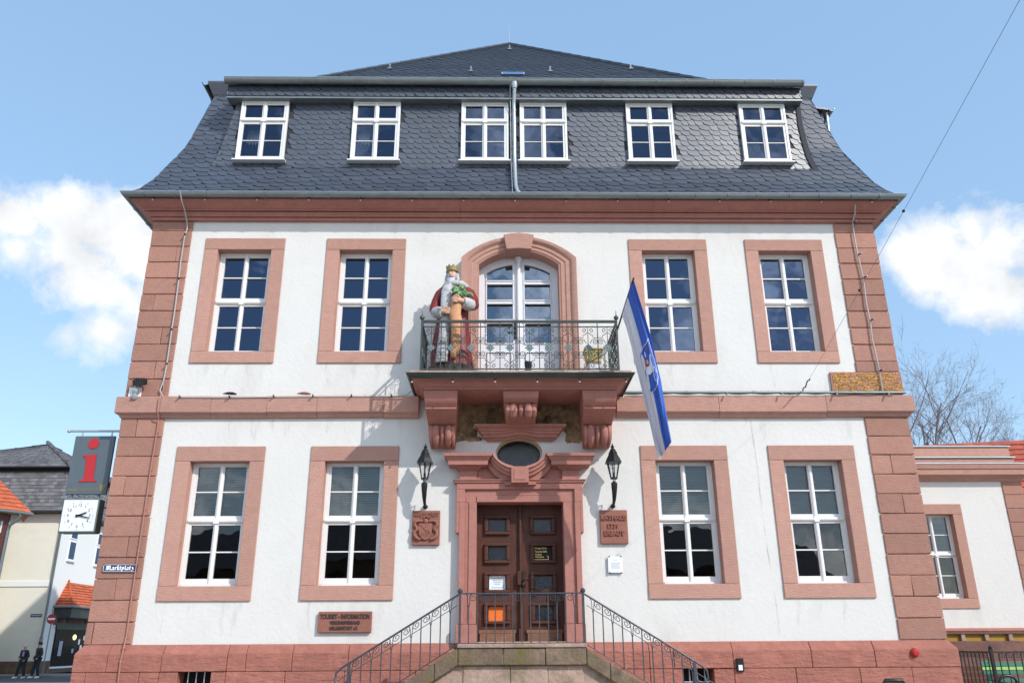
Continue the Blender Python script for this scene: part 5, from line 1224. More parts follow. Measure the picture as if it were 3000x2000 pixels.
# enamel street name plate with broken lettering drawn with a broad nib
b = MB(); n0 = [(-6.985, 2.87), (-6.965, 2.855), (-6.40, 2.85), (-6.38, 2.87), (-6.38, 2.975), (-6.40, 2.99), (-6.965, 2.995), (-6.985, 2.98)]; b.prism(n0, -.026, -.012)
NP = put('street_name_sign', b, 'enamel', None, label='blue enamel street sign reading Marktplatz in white broken script', cat='street sign')
b = MB(); fr = [(-6.972, 2.882), (-6.955, 2.866), (-6.412, 2.862), (-6.393, 2.880), (-6.393, 2.965), (-6.412, 2.979), (-6.955, 2.984), (-6.972, 2.968)]
b.tube([(x, -.0265, z) for x, z in fr], .004, 4, closed=True); put('rim', b, 'white_en', NP)
b = MB(); nib = (.34, .26); GLY = {'M': (1.5, [[(0, .8), (.25, 1), (.35, .8), (.3, .3), (.1, 0)], [(.5, 0), (.55, .6), (.6, 1), (.8, .85), (.8, .15), (.75, 0)], [(.8, .85), (1.05, 1), (1.15, .8), (1.15, .15), (1.35, 0), (1.4, .1)]]),
    'a': (.75, [[(.1, .55), (.3, .68), (.5, .55), (.5, .1), (.62, 0)], [(.5, .4), (.15, .3), (.1, .1), (.25, 0), (.5, .12)]]), 'r': (.6, [[(.0, .6), (.18, .66), (.18, .1), (.3, 0)], [(.18, .5), (.35, .66), (.5, .56)]]),
    'k': (.65, [[(.18, 1.05), (.18, .1), (.3, 0)], [(.18, 1.0), (.42, .95)], [(.0, .62), (.45, .62)], [(.18, .4), (.4, .3), (.4, .1), (.5, 0)]]), 't': (.5, [[(.18, .9), (.18, .1), (.32, 0), (.42, .06)], [(.0, .62), (.42, .62)]]),
    'p': (.75, [[(.0, .6), (.18, .66), (.18, -.35)], [(.18, .5), (.38, .68), (.55, .55), (.55, .15), (.35, 0), (.18, .1)]]), 'l': (.4, [[(.18, 1.05), (.18, .1), (.32, 0)]]), 'z': (.65, [[(.1, .6), (.45, .66), (.25, .4), (.48, .3), (.5, .05), (.25, -.25), (.1, -.15)]])}
X = 0; seg = []
for ch in 'Marktplatz':
    wd, st = GLY[ch]
    for s_ in st:
        for p, q_ in zip(s_, s_[1:]): seg.append(((X+p[0], p[1]), (X+q_[0], q_[1])))
    X += wd
sc = .50/X; hz_ = .073
for k, (p, q_) in enumerate(seg):
    P = [(-6.935+p[0]*sc, 2.892+p[1]*hz_), (-6.935+q_[0]*sc, 2.892+q_[1]*hz_)]; dx, dz = nib[0]*sc*.36, nib[1]*hz_*.34
    y_ = -.0266-.00012*k
    b.add([(P[0][0]-dx, y_, P[0][1]-dz), (P[0][0]+dx, y_, P[0][1]+dz), (P[1][0]+dx, y_, P[1][1]+dz), (P[1][0]-dx, y_, P[1][1]-dz)], [(0, 1, 2, 3)])
put('lettering', b, 'white_en', NP)
# ================================================================== setting
def sheet(name, x0, x1, y0, y1, z, m):
    b = MB(); b.quad((x0, y0, z), (x1, y0, z), (x1, y1, z), (x0, y1, z)); return put(name, b, m, None, kind='structure')
sheet('ground', -600, 600, -600, 600, 0, 'ground')
sheet('street', -80, -7.9, 27.5, 33.6, .006, 'asphalt')
b = MB(); b.box(-80, -8.0, 33.6, 36.6, -.1, .12); put('pavement', b, 'paving', None, kind='structure', bevel=.02)
def tiles(mb, bl, br, tr, tl, rows, cols, lift=.03, m=0, stag=True):
    bl, br, tr, tl = map(Vector, (bl, br, tr, tl)); n = (br-bl).cross(tl-bl).normalized()
    P = lambda u, v: (bl+(br-bl)*u)*(1-v)+(tl+(tr-tl)*u)*v
    for r in range(rows):
        v0, v1 = r/rows, min(1, (r+1.15)/rows); o = (.5 if r % 2 and stag else 0)
        for c in range(-1, cols):
            u0, u1 = max(0, (c+o)/cols), min(1, (c+1+o)/cols)
            if u1-u0 < 1e-3: continue
            e = rnd.uniform(-.006, .006)
            mb.add([P(u0, v0)+n*(lift+e), P(u1, v0)+n*(lift*1.25+e), P(u1, v1)+n*.004, P(u0, v1)+n*.001], [(0, 1, 2, 3)], m)
            mb.add([P(u0, v0)+n*(lift+e), P(u1, v0)+n*(lift*1.25+e), P(u1, v0)+n*-.01, P(u0, v0)+n*-.01], [(0, 1, 2, 3)], m)
h_ = lambda u, v: (u/4.126, 1260+v/4.126)
s_ = lambda u, v: (u/4.48, 1650+v/4.48)
HY = 36.0
XW = at(*h_(735, 1200), HY).x; ZG = at(*h_(560, 1010), HY).z
CH = empty('cream_house', (XW-6, HY, 0), 'cream house with steep grey shingled mansard roof and white side wall', 'house')
b = MB(); b.box(XW-20, XW, HY, HY+16, 0.1, ZG, 0); b.quad((XW+.01, HY, .1), (XW+.01, HY+16, .1), (XW+.01, HY+16, ZG), (XW+.01, HY, ZG), 1); put('wall', b, ['plaster_cream', 'white_house'], CH)
zb = at(*s_(330, 265), HY).z; b = MB(); b.box(XW-20, XW-.02, HY-.06, HY+.1, zb-.17, zb+.17); put('string_course', b, 'white_house', CH, bevel=.02)
b = MB(); b.box(XW-20.1, XW+.06, HY-.07, HY+16, .1, .80); put('base_course', b, 'base_stone', CH, bevel=.02)
b = MB(); e0 = ZG+.02; b.box(XW-20, XW+.5, HY-.55, HY+16, e0, e0+.14); put('eaves', b, 'zinc_dark', CH)
zt = at(*h_(825, 495), HY+1.3).z; zs = at(*h_(835, 432), HY+.9).z; ap = at(*h_(590, 165), HY+6.5)
b = MB(); xa = XW-19.5
tiles(b, (xa, HY-.5, e0+.14), (XW+.42, HY-.5, e0+.14), (XW-.9, HY+1.35, zt), (xa, HY+1.35, zt), 11, 70)
tiles(b, (XW+.42, HY-.5, e0+.14), (XW+.42, HY+16, e0+.14), (XW-.9, HY+15, zt), (XW-.9, HY+1.35, zt), 11, 50)
b.box(xa, XW-.92, HY+1.36, HY+15, zt-.3, zs, 1)
xl2 = ap.x-8.2
tiles(b, (xl2, HY+.9, zs), (XW-.55, HY+.9, zs), (ap.x, ap.y, ap.z), (ap.x-.05, ap.y, ap.z), 10, 40)
tiles(b, (XW-.55, HY+.9, zs), (XW-.55, HY+14, zs), (ap.x, ap.y+2, ap.z-.1), (ap.x, ap.y, ap.z), 10, 34)
b.quad((xl2, HY+.9, zs), (ap.x, ap.y, ap.z), (ap.x, ap.y+2, ap.z), (xl2, HY+14, zs), 0); b.box(xl2, XW-.56, HY+.92, HY+14, zs-.07, zs-.006, 1)
p0, p1 = Vector((XW-.55, HY+.9, zs)), ap
for i in range(22): c = p0+(p1-p0)*(i/21); b.tube([c+Vector((0, -.05, .05)), c+(p1-p0)*.06+Vector((0, -.05, .05))], [.15, .11], 6, 0)
put('roof', b, ['tile_grey', 'dark'], CH)
b = MB(); d0 = Vector((xl2+1, HY+1.5, zs+.45)); 
for i in range(2): b.box(xl2, XW-1.6, HY+1.55, HY+1.57, zs+.52+.16*i, zs+.545+.16*i)
x = xl2
while x < XW-1.6: b.box(x, x+.02, HY+1.55, HY+1.57, zs+.40, zs+.75); x += .17
put('snow_guard', b, 'tile_grey', CH)
b = MB(); b.tube([(xa, HY-.56, e0+.14), (XW+.45, HY-.56, e0+.14)], .075, 8); put('gutter', b, 'zinc', CH, smooth=60)
b = MB(); b.tube([(XW+.12, HY-.5, e0+.1), (XW+.10, HY-.16, e0-.4), (XW+.10, HY-.12, .8), (XW+.10, HY-.12, .12)], .075, 8); b.tube([(XW+.10, HY-.12, 2.1), (XW+.10, HY-.12, .12)], .10, 8); put('downpipe', b, 'zinc', CH, smooth=60)
for (u0, v0), (u1, v1), zt_ in (((850, 1345), (917, 1345), 8), ((1168, 1420), (1215, 1425), 8)):
    A = atX(*h_(u0, v0), XW+.01); B_ = atX(*h_(u1, v1), XW+.01); y0_, y1_ = A.y, max(B_.y, A.y+.7); z0_ = A.z-1.02
    b = MB(); b.box(XW+.012, XW+.05, y0_-.06, y1_+.06, z0_-.06, A.z+.06, 0); b.box(XW+.02, XW+.055, y0_, y1_, z0_, A.z, 1); b.box(XW+.01, XW+.14, y0_-.12, y1_+.12, z0_-.16, z0_-.07, 0)
    b.box(XW+.012, XW+.05, y0_-.06, y1_+.06, A.z+.18, A.z+.95, 0); b.box(XW+.02, XW+.055, y0_, y1_, A.z+.25, A.z+.9, 1)
    put('window', b, ['white_house', 'glass_up'], CH)
# shop porch against the side wall
R0, R1 = atX(*s_(875, 242), XW), atX(*s_(1225, 300), XW); yp = R0.y; ze = at(*s_(800, 565), yp-1.0).z; xo = at(*s_(950, 572), yp-1.0).x
PO = empty('shop_porch', (XW+.5, yp+2, 0), 'dark shop front under a hipped orange tiled porch roof', 'shop')
b = MB(); zr_ = R0.z; ya, yb = yp-1.0, yp+8
tiles(b, (XW-.05, ya, ze), (xo, ya, ze), (XW+.12, yp+.15, zr_), (XW-.05, yp+.15, zr_), 9, 7, .05); tiles(b, (xo, ya, ze), (xo, yb, ze), (XW+.05, yb, zr_), (XW+.05, yp+.15, zr_), 9, 40, .05)
for i in range(12): c = Vector((xo, ya, ze)).lerp(Vector((XW+.08, yp+.15, zr_)), i/11); b.tube([c+Vector((0, -.03, .03)), c+Vector((-.1, .12, .13))], .07, 6)
put('porch_roof', b, 'tile', PO)
b = MB(); b.box(XW-.1, xo-.05, ya+.05, yb, ze-.62, ze-.02); put('fascia', b, 'zinc_dark', PO); b = MB(); b.tube([(XW-.1, ya-.06, ze), (xo+.06, ya-.06, ze), (xo+.06, yb, ze)], .07, 7); put('gutter', b, 'zinc', PO, smooth=60)
g0, g1 = atX(*s_(740, 860), XW+.06), atX(*s_(650, 1370), XW+.06); yw = min(g0.y, g1.y)
b = MB(); zt_ = g0.z; b.box(XW+.02, XW+.07, yw, yb, .45, zt_, 0); b.box(XW+.02, XW+.12, yw-.1, yb, .35, .46, 1); b.box(XW+.02, XW+.10, yw-.05, yb, zt_, zt_+.25, 2); b.box(XW+.02, XW+.06, yw-.4, yb, zt_+.25, ze-.6, 2)
put('shop_window', b, ['dark', 'white_house', 'zinc_dark'], PO)
b = MB(); b.quad((XW+.09, yw+.02, .47), (XW+.09, yb, .47), (XW+.09, yb, zt_-.01), (XW+.09, yw+.02, zt_-.01)); put('pane', b, 'glass_shop', PO)
b = MB()
for i, (y_, z_, w_, hh) in enumerate(((yw+.55, 1.05, .42, .85), (yw+2.9, 1.7, .22, .3), (yw+3.2, 1.35, .25, .3), (yw+3.5, 1.95, .25, .3), (yw+2.2, 1.2, .25, .25))): b.box(XW+.10, XW+.105, y_, y_+w_, z_, z_+hh)
put('poster', b, 'ink', PO)
b = MB(); q_ = atX(*s_(980, 965), XW+.11); b.ell(tuple(q_), .03, .24, .17, 12, 8); put('lit_sign', b, 'lampglow', PO)
b = MB()
for y_, w_ in ((yw+.1, .5), (yw+1.1, 1.8), (yw+3.4, 1.2)): b.box(XW+.065, XW+.09, y_, y_+w_, zt_+.38, zt_+.75)
put('lettering_panel', b, 'timber', PO)
# no entry sign and small street plate
p = at(*s_(678, 725), HY-1.2); b = MB(); b.lathe([(.0, 0), (.27, 0), (.27, .02), (0, .02)], (0, 0, 0), 24); b.v = [(p.x+x, p.y-z, p.z+y) for x, y, z in b.v]
NE = put('no_entry_sign', b, 'sign_red', None, label='round red no entry sign on a thin post by the shop', cat='road sign')
b = MB(); b.box(p.x-.2, p.x+.2, p.y-.026, p.y-.021, p.z-.05, p.z+.05); put('white_bar', b, 'white_en', NE); b = MB(); b.tube([(p.x, p.y+.03, 0.1), (p.x, p.y+.03, p.z+.5)], .035, 8); put('post', b, 'zinc', NE, smooth=60)
a_, c_ = at(*s_(405, 660), HY-.03), at(*s_(542, 700), HY-.03); b = MB(); b.box(a_.x, c_.x, HY-.03, HY-.005, c_.z, a_.z); SN = put('street_name_sign', b, 'enamel', None, label='small blue street sign on the cream house wall', cat='street sign')
text('lettering', 'Stubengasse', SN, a_.x+.05, c_.x-.05, c_.z+.05, a_.z-.05, HY-.033, 'white_en', .003, .02)
# half timbered house at the left edge
TY_ = 30.5; k0 = at(*h_(385, 1000), TY_); k1 = at(*h_(0, 895), TY_-.0); xr2 = at(*h_(85, 1200), TY_+.5).x; ztop = at(*h_(90, 1015), TY_+.5).z
HT = empty('half_timbered_house', (xr2-4, TY_+3, 0), 'half-timbered house corner with orange tiled roof at the left edge', 'house')
ux, uy = xr2/math.hypot(xr2, TY_+15.5), (TY_+15.5)/math.hypot(xr2, TY_+15.5)
b = MB(); b.hexa([(xr2-9, TY_+.5, 0), (xr2, TY_+.5, 0), (xr2+5*ux-.15, TY_+.5+5*uy, 0), (xr2-9, TY_+5, 0), (xr2-9, TY_+.5, ztop), (xr2, TY_+.5, ztop), (xr2+5*ux-.15, TY_+.5+5*uy, ztop), (xr2-9, TY_+5, ztop)]); put('wall', b, 'white_house', HT)
b = MB()
b.box(xr2-.28, xr2+.015, TY_+.46, TY_+.52, 0, ztop); b.box(xr2-9, xr2, TY_+.45, TY_+.6, ztop-.35, ztop); b.box(xr2-9, xr2, TY_+.45, TY_+.6, ztop-1.25, ztop-1.0)
b.hexa([(xr2-1.9, TY_+.455, ztop-4.2), (xr2-1.65, TY_+.455, ztop-4.2), (xr2-1.65, TY_+.55, ztop-4.2), (xr2-1.9, TY_+.55, ztop-4.2), (xr2-.5, TY_+.455, ztop-1.25), (xr2-.25, TY_+.455, ztop-1.25), (xr2-.25, TY_+.55, ztop-1.25), (xr2-.5, TY_+.55, ztop-1.25)])
put('timber', b, 'timber', HT)
b = MB(); b.box(xr2-1.4, xr2-.4, TY_+.452, TY_+.5, ztop-1.0, ztop-.36); put('window', b, 'glass_up', HT)
zE = k0.z; top = at(*h_(-60, 548), TY_+2.8); b = MB()
tiles(b, (k0.x-9, TY_, zE+.72*9*.0+1.1), (k0.x, TY_, zE), tuple(top), (k0.x-9, TY_+2.8, top.z+.3), 9, 24, .05)
b.quad((k0.x, TY_, zE), (k0.x+4*ux-.3, TY_+4*uy, zE), (top.x+4*ux-.5, TY_+2.8+4*uy, top.z), tuple(top))
put('roof', b, 'tile', HT)
b = MB(); b.hexa([(k0.x-9, TY_+.02, zE+.9), (k0.x-1.1, TY_+.02, zE-.02), (k0.x-1.1, TY_+.9, zE-.02), (k0.x-9, TY_+1.2, zE+.9), (k0.x-9, TY_+.02, zE+1.0), (k0.x-1.1, TY_+.02, zE+.08), (k0.x-1.1, TY_+.9, zE+.08), (k0.x-9, TY_+1.2, zE+1.0)]); put('soffit', b, 'timber_ochre', HT)
b = MB(); b.tube([(k0.x-9, TY_-.06, zE+1.0), (k0.x+.1, TY_-.06, zE-.06)], .08, 8); q0, q1 = at(*h_(262, 985), TY_), at(*h_(110, 1165), TY_+.4)
b.tube([q0, (q0.x-.03, TY_, q0.z-.35), (q1.x+.05, TY_+.35, q1.z+.08), (q1.x, TY_+.38, q1.z-.2), (q1.x, TY_+.38, .1)], .085, 8); put('gutter', b, 'zinc', HT, smooth=60)

# ---- two passers-by
def skin(name, joints, edges, rad, m, parent, sub=1, label=None, cat=None, group=None, loc=(0, 0, 0)):
    ks = list(joints); me = bpy.data.meshes.new(name); me.from_pydata([joints[k] for k in ks], [(ks.index(a), ks.index(c)) for a, c in edges], [])
    me.materials.append(M[m]); o = bpy.data.objects.new(name, me); COL.objects.link(o); o.parent = parent; o.location = loc if not parent else (0, 0, 0)
    o.modifiers.new('skin', 'SKIN')
    for i, k in enumerate(ks):
        r = rad[k]; me.skin_vertices[0].data[i].radius = r if isinstance(r, tuple) else (r, r)
    me.skin_vertices[0].data[0].use_root = True
    s = o.modifiers.new('sub', 'SUBSURF'); s.levels = s.render_levels = sub
    if label: o['label'] = label; o['category'] = cat
    if group: o['group'] = group
    return o
def person(x, y, H, lf, rf, lh, rh, turn, label, hat):
    k = H/1.75; J = {'pel': (0, 0, .95), 'wai': (0, 0, 1.10), 'che': (0, .0, 1.32), 'nec': (0, 0, 1.46), 'chin': (.0, -.01, 1.54), 'hd': (0, -.02, 1.63), 'top': (0, -.01, 1.70)}
    def leg(s, f): J['hip'+s] = (-.09 if s == 'l' else .09, 0, .90); J['kn'+s] = ((f[0]+J['hip'+s][0])/2, f[1]/2-.05, .50); J['an'+s] = (f[0], f[1], .08); J['to'+s] = (f[0]+f[2], f[1]-.16, .03)
    leg('l', lf); leg('r', rf)
    def arm(s, h): sg = -1 if s == 'l' else 1; J['sh'+s] = (.18*sg, 0, 1.41); J['el'+s] = (.25*sg+(h[0]-.2*sg)*.1, .05, 1.14); J['wr'+s] = h; J['ha'+s] = (h[0]-sg*.03, h[1]-.05, h[2]-.05)
    arm('l', lh); arm('r', rh)
    J = {a: (v[0]*k, v[1]*k, v[2]*k) for a, v in J.items()}
    E_ = [('pel', 'wai'), ('wai', 'che'), ('che', 'nec'), ('nec', 'chin'), ('chin', 'hd'), ('hd', 'top')]
    for s in 'lr': E_ += [('pel', 'hip'+s), ('hip'+s, 'kn'+s), ('kn'+s, 'an'+s), ('an'+s, 'to'+s), ('che', 'sh'+s), ('sh'+s, 'el'+s), ('el'+s, 'wr'+s), ('wr'+s, 'ha'+s)]
    r = {'pel': .11, 'wai': .11, 'che': .13, 'nec': .055, 'chin': .062, 'hd': .085, 'top': .05}
    for s in 'lr': r.update({'hip'+s: .085, 'kn'+s: .055, 'an'+s: .04, 'to'+s: .035, 'sh'+s: .06, 'el'+s: .04, 'wr'+s: .03, 'ha'+s: .032})
    o = skin('person', J, E_, {a: v*k for a, v in r.items()}, 'skin', None, 2, label, 'person', loc=(x, y, .008))
    o.rotation_euler = (0, 0, turn)
    sel = lambda ks: {a: J[a] for a in ks}
    jk = ['pel', 'wai', 'che', 'nec', 'shl', 'shr', 'ell', 'elr', 'wrl', 'wrr']; rr = {'pel': (.19, .15), 'wai': (.185, .15), 'che': (.19, .15), 'nec': .085, 'shl': .09, 'shr': .09, 'ell': .075, 'elr': .075, 'wrl': .058, 'wrr': .058}
    skin('jacket', sel(jk), [e for e in E_ if e[0] in jk and e[1] in jk], {a: (tuple(q*k for q in v) if isinstance(v, tuple) else v*k) for a, v in rr.items()}, 'jacket', o, 2)
    tk = ['pel', 'hipl', 'hipr', 'knl', 'knr', 'anl', 'anr']; rr = {'pel': .14, 'hipl': .12, 'hipr': .12, 'knl': .09, 'knr': .09, 'anl': .075, 'anr': .075}
    skin('trousers', sel(tk), [e for e in E_ if e[0] in tk and e[1] in tk], {a: v*k for a, v in rr.items()}, 'jeans', o, 1)
    for s in 'lr':
        a, t = Vector(J['an'+s]), Vector(J['to'+s]); b = MB(); b.tube([a+Vector((0, .05, -.04)), a+Vector((0, 0, -.03)), t], [.05, .055, .045], 8); put('shoe', b, 'shoe', None, (0, 0, 0), smooth=60).parent = o
    b = MB(); c = Vector(J['hd'])*1.0
    if hat: b.ell((c.x, c.y+.015, c.z+.06), .105, .115, .09, 12, 8); b.tube([(c.x+.1*cos(2*pi*i/14), c.y+.01+.11*sin(2*pi*i/14), c.z+.03) for i in range(14)], .024, 6, closed=True)
    else: b.ell((c.x, c.y+.02, c.z+.045), .105, .115, .095, 12, 8); b.ell((c.x, c.y-.06, c.z+.085), .085, .05, .045, 8, 6)
    put('beanie' if hat else 'hair', b, 'beanie' if hat else 'hair', None, (0, 0, 0), smooth=60).parent = o
    b = MB(); b.ell((c.x, c.y-.092, c.z-.01), .014, .022, .026, 8, 6); put('nose', b, 'skin', None, (0, 0, 0), smooth=60).parent = o
    b = MB()
    for s in (-1, 1): b.ell((c.x+s*.033, c.y-.078, c.z+.02), .012, .01, .008, 6, 5)
    b.box(c.x-.025, c.x+.025, c.y-.088, c.y-.07, c.z-.056, c.z-.048); put('eyes_and_mouth', b, 'hair', None, (0, 0, 0)).parent = o
    return o
PY = 32.4; a_ = at(*s_(262, 1500), PY); c_ = at(*s_(440, 1500), PY)
o = person(a_.x, PY, 1.68, (-.24, -.05, -.09), (.13, .1, .0), (-.14, -.20, 1.08), (.20, -.16, .92), R(-12), 'person in black jacket and pink knitted cap, left of the pair', True)
b = MB(); b.box(.02, .12, -.165, -.155, 1.10, 1.34); put('print', b, 'purple', None, (0, 0, 0)).parent = o
person(c_.x, PY+.1, 1.82, (-.10, -.12, -.05), (.06, .12, .0), (-.20, -.14, .95), (.20, -.14, .95), R(-38), 'dark-haired person all in black, hands in pockets, right of the pair', False)

# ================================================================== right hand wing and what stands beside it
WY = 7.0; r_ = lambda u, v: (2600+u/3.135, 1000+v/3.135); R_ = lambda u, v: (2500+u/1.568, 1000+v/1.568); w_ = lambda u, v: (2750+u/7.84, 1800+v/7.84)
WG = empty('side_wing', (11, WY, 0), 'low flat-roofed side wing with red stepped parapet and one tall window', 'building')
zw = at(*r_(700, 1281), WY).z; xq0, xq1 = at(*r_(1045, 1285), WY).x, at(*r_(1228, 1282), WY).x
xo_ = at(*R_(493, 752), WY).x; zo1 = at(*R_(450, 752), WY).z; zo0 = at(*R_(520, 1222), WY).z; wx = xo_-.80
zsill = zo0+.236*(zo1-zo0)/2.70
b = MB(); holes_wall(b, 7.9, xq1-.03, 1.9, zw+.1, [(wx-.6, wx+.6, zsill-.05, zsill+2.26)], WY+.03, WY+.45)
b.box(xq1-.3, xq1-.04, WY+.46, WY+7, 0, zw); put('wall', b, 'plaster', WG)
sc_ = (zo1-zo0)/2.702
f = make_window('L', wx, zsill, WG, WY); f.scale = (sc_, 1, sc_)
b = MB(); b.box(9, xq1-.1, WY+2.4, WY+2.5, 1.5, zw); b.box(9, xq1-.1, WY+.46, WY+2.4, 1.4, 1.6); put('interior_walls', b, 'interior', WG)
b = MB()
n = 10; zq = [2.0+(zw-2.0)*i/n for i in range(n+1)]
for a, c in zip(zq, zq[1:]): b.box(xq0, xq1, WY, WY+.6, a+.006, c-.006)
put('corner_quoin', b, 'stone_q', WG, bevel=.014, seg=2)
zc0 = at(*r_(700, 1220), WY-.25).z; zc1 = at(*r_(700, 1165), WY-.3).z; zc2 = at(*r_(700, 1125), WY-.3).z
b = MB(); b.sweep([(-.1, zw-.01), (.02, zw-.01), (.04, zw+.05), (.10, zw+.09), (.14, zc0-.02), (.26, zc0), (.27, zc1-.02), (.30, zc1), (.33, zc2-.01), (.33, zc2), (-.1, zc2)], [(7.9, WY), (xq1, WY), (xq1, WY+6)]); put('cornice', b, 'stone', WG)
b = MB(); b.sweep([(-.3, zc2+.002), (.345, zc2+.002), (.345, zc2+.03), (-.3, zc2+.05)], [(7.9, WY), (xq1, WY), (xq1, WY+6)])
x1_, z1_ = at(*r_(1160, 1070), WY).x, at(*r_(700, 1068), WY).z; x2_, z2_ = at(*r_(1118, 965), WY+.1).x, at(*r_(700, 967), WY+.1).z
b.box(7.9, x1_+.03, WY-.03, WY+.5, z1_, z1_+.03); b.box(7.9, x2_+.02, WY+.08, WY+.5, z2_, z2_+.03); put('coping', b, 'zinc_light', WG)
b = MB(); b.box(7.9, x1_, WY+.02, WY+.46, zc2+.05, z1_-.001); b.box(7.9, x2_-.02, WY+.12, WY+.45, z1_+.031, z2_-.001); b.box(x2_, x2_+.3, WY+.6, WY+.9, z1_, z2_-.2); put('parapet', b, 'stone', WG, bevel=.006)
zp0, zp1, zp2, zp3, zp4 = [at(*w_(1000, v), WY-.1).z for v in (300, 365, 445, 600, 840)]
b = MB(); b.sweep([(-.2, zp1), (.14, zp1), (.03, zp0), (-.2, zp0)], [(7.9, WY), (xq1+.05, WY), (xq1+.05, WY+6)]); put('plinth_coping', b, 'stone_plinth', WG); b = MB(); b.sweep([(-.2, zp2), (.12, zp2), (.13, zp1-.002), (-.2, zp1-.002)], [(7.9, WY), (xq1+.05, WY), (xq1+.05, WY+6)])
x = 9.0
b.sweep([(-.2, .2), (.12, .2), (.13, zp3), (-.2, zp3)], [(7.9, WY), (xq1+.05, WY), (xq1+.05, WY+6)]); put('plinth', b, 'plinth_dark', WG, bevel=.01)
xv = [at(*w_(u, 520), WY-.1).x for u in (520, 615, 1065, 1165, 1615, 1715)]; dx_ = xv[2]-xv[0]
b = MB(); gr = MB(); x = xv[0]-2*dx_
for i in range(7):
    b.box(x, x+(xv[1]-xv[0]), WY-.11, WY+.2, zp3+.001, zp2-.001)
    for j in range(6): z_ = zp3+(zp2-zp3)*(j+.5)/6; gr.box(x+(xv[1]-xv[0]), x+dx_, WY-.03, WY+.0, z_-.011, z_+.011)
    x += dx_
put('pier', b, 'stone_grey', WG, bevel=.01); put('grille', gr, 'vent', WG)
# red tiled house behind the wing
RB = empty('red_roofed_house', (20, 17, 0), 'house with red tiled roof rising behind the side wing', 'house')
e_l, e_r = at(*r_(200, 958), 19.0), at(*r_(1300, 903), 19.0); b = MB()
d_ = (e_r-e_l); e_l -= d_*.3; e_r += d_*1.2
lo = Vector((0, -5.5, -4.4)); tiles(b, e_l+lo, e_r+lo, e_r, e_l, 16, 60, .05); b.quad(tuple(e_l), tuple(e_r), tuple(e_r+Vector((0, 6, -4.5))), tuple(e_l+Vector((0, 6, -4.5)))); put('roof', b, 'tile_red', RB)
b = MB(); b.box(e_l.x+.5, e_r.x-.5, e_l.y-4.8, e_l.y+5, 0, e_l.z-4.3); put('wall', b, 'white_house', RB)
# railing, banner, bench and stand beside the wing
FY = 3.0; fx = at(*w_(1195, 830), FY).x; fz = at(*w_(1500, 850), FY).z
FN = empty('iron_fence', (fx, FY, 0), 'black iron railing with curls beside the right wing', 'railing')
b = MB(); zl_ = fz-1.0
b.box(fx-.03, fx+.03, FY-.03, FY+.03, zl_, fz+.06); b.lathe([(.03, 0), (.045, .03), (.0, .08)], (fx, FY, fz+.06), 8)
b.box(fx, fx+5, FY-.012, FY+.012, fz-.012, fz+.012); b.box(fx, fx+5, FY-.012, FY+.012, zl_+.1, zl_+.12); b.box(fx-.012, fx+.012, FY, FY+4, fz-.012, fz+.012); b.box(fx-.012, fx+.012, FY, FY+4, zl_+.1, zl_+.12)
put('post_and_rails', b, 'black', FN)
pb = None
def ibar(x, y, rot):
    global pb
    if pb is None:
        b = MB(); b.box(-.009, .009, -.009, .009, zl_+.11-fz, 0); b.tube(spiral(.075, -.075, .066, .014, pi, pi-2.6*pi, 16), .007, 4); pb = put('fence_bar', b.move(x, y, fz), 'black', FN, (x, y, fz)); return
    c = dup(pb, FN, (x, y, fz)); c.rotation_euler = (0, 0, rot)
for i in range(1, 30): ibar(fx+.155*i, FY, 0)
for i in range(1, 26): ibar(fx, FY+.155*i, pi/2)
BY = 4.6; A_ = at(*w_(930, 1015), BY); x0b, zt_b = A_.x, A_.z; zb_b = at(*w_(1400, 1370), BY).z; b = MB(); hh = (zt_b-zb_b)/4
for i in range(4):
    for q_ in range(3): b.box(x0b+1.2*q_+.004, x0b+1.2*(q_+1)-.004, BY-.03*i, BY+.035-.03*i, zt_b-hh*(i+1)+.02, zt_b-hh*i-(.06 if i == 0 else 0), 1 if i == 0 else (2 if (i == 2 and q_ == 0) else 0))  # white top slat and lime piece put sunlight into the bench colour
for i in range(4): b.box(x0b, x0b+3.6, BY-.55+.11*i, BY-.46+.11*i, zb_b-.12, zb_b-.08, 0)
for x in (x0b+.15, x0b+1.8, x0b+3.4): b.box(x, x+.06, BY+.04, BY+.10, 0, zt_b-.03, 0); b.box(x, x+.06, BY-.5, BY-.44, 0, zb_b-.12, 0)
put('slatted_bench', b, ['bench_green', 'white_en', 'lime'], None, label='green slatted bench, sunlight painted pale on its top slat, behind the black railing', cat='bench')
b = MB(); p0 = at(*w_(520, 1180), 5.2); 
for i in range(4): b.box(p0.x-1.2, p0.x+1.0, 5.2, 5.24, p0.z-.13*(i+1)+.02, p0.z-.13*i)
for x in (p0.x-1.0, p0.x+.8): b.box(x, x+.07, 5.24, 5.3, 0, p0.z)
b.box(p0.x-1.2, p0.x+1.0, 4.75, 5.18, p0.z-.62, p0.z-.58); put('wooden_bench', b, 'bench', None, label='red-brown slatted bench behind the black railing', cat='bench')
b = MB(); c0 = at(*w_(1400, 1500), 1.6); c1 = at(*w_(1780, 1480), 1.6); zt2 = at(*w_(1600, 1400), 1.6).z
b.tube([(c0.x, 1.6, 0), (c0.x, 1.6, zt2-.08), (c0.x+.05, 1.6, zt2-.02), (c0.x+.12, 1.6, zt2), (c1.x-.12, 1.6, zt2), (c1.x-.05, 1.6, zt2-.02), (c1.x, 1.6, zt2-.08), (c1.x, 1.6, 0)], .028, 10); put('bicycle_stand', b, 'black', None, smooth=60, label='black tube bicycle stand before the green bench', cat='bicycle stand')

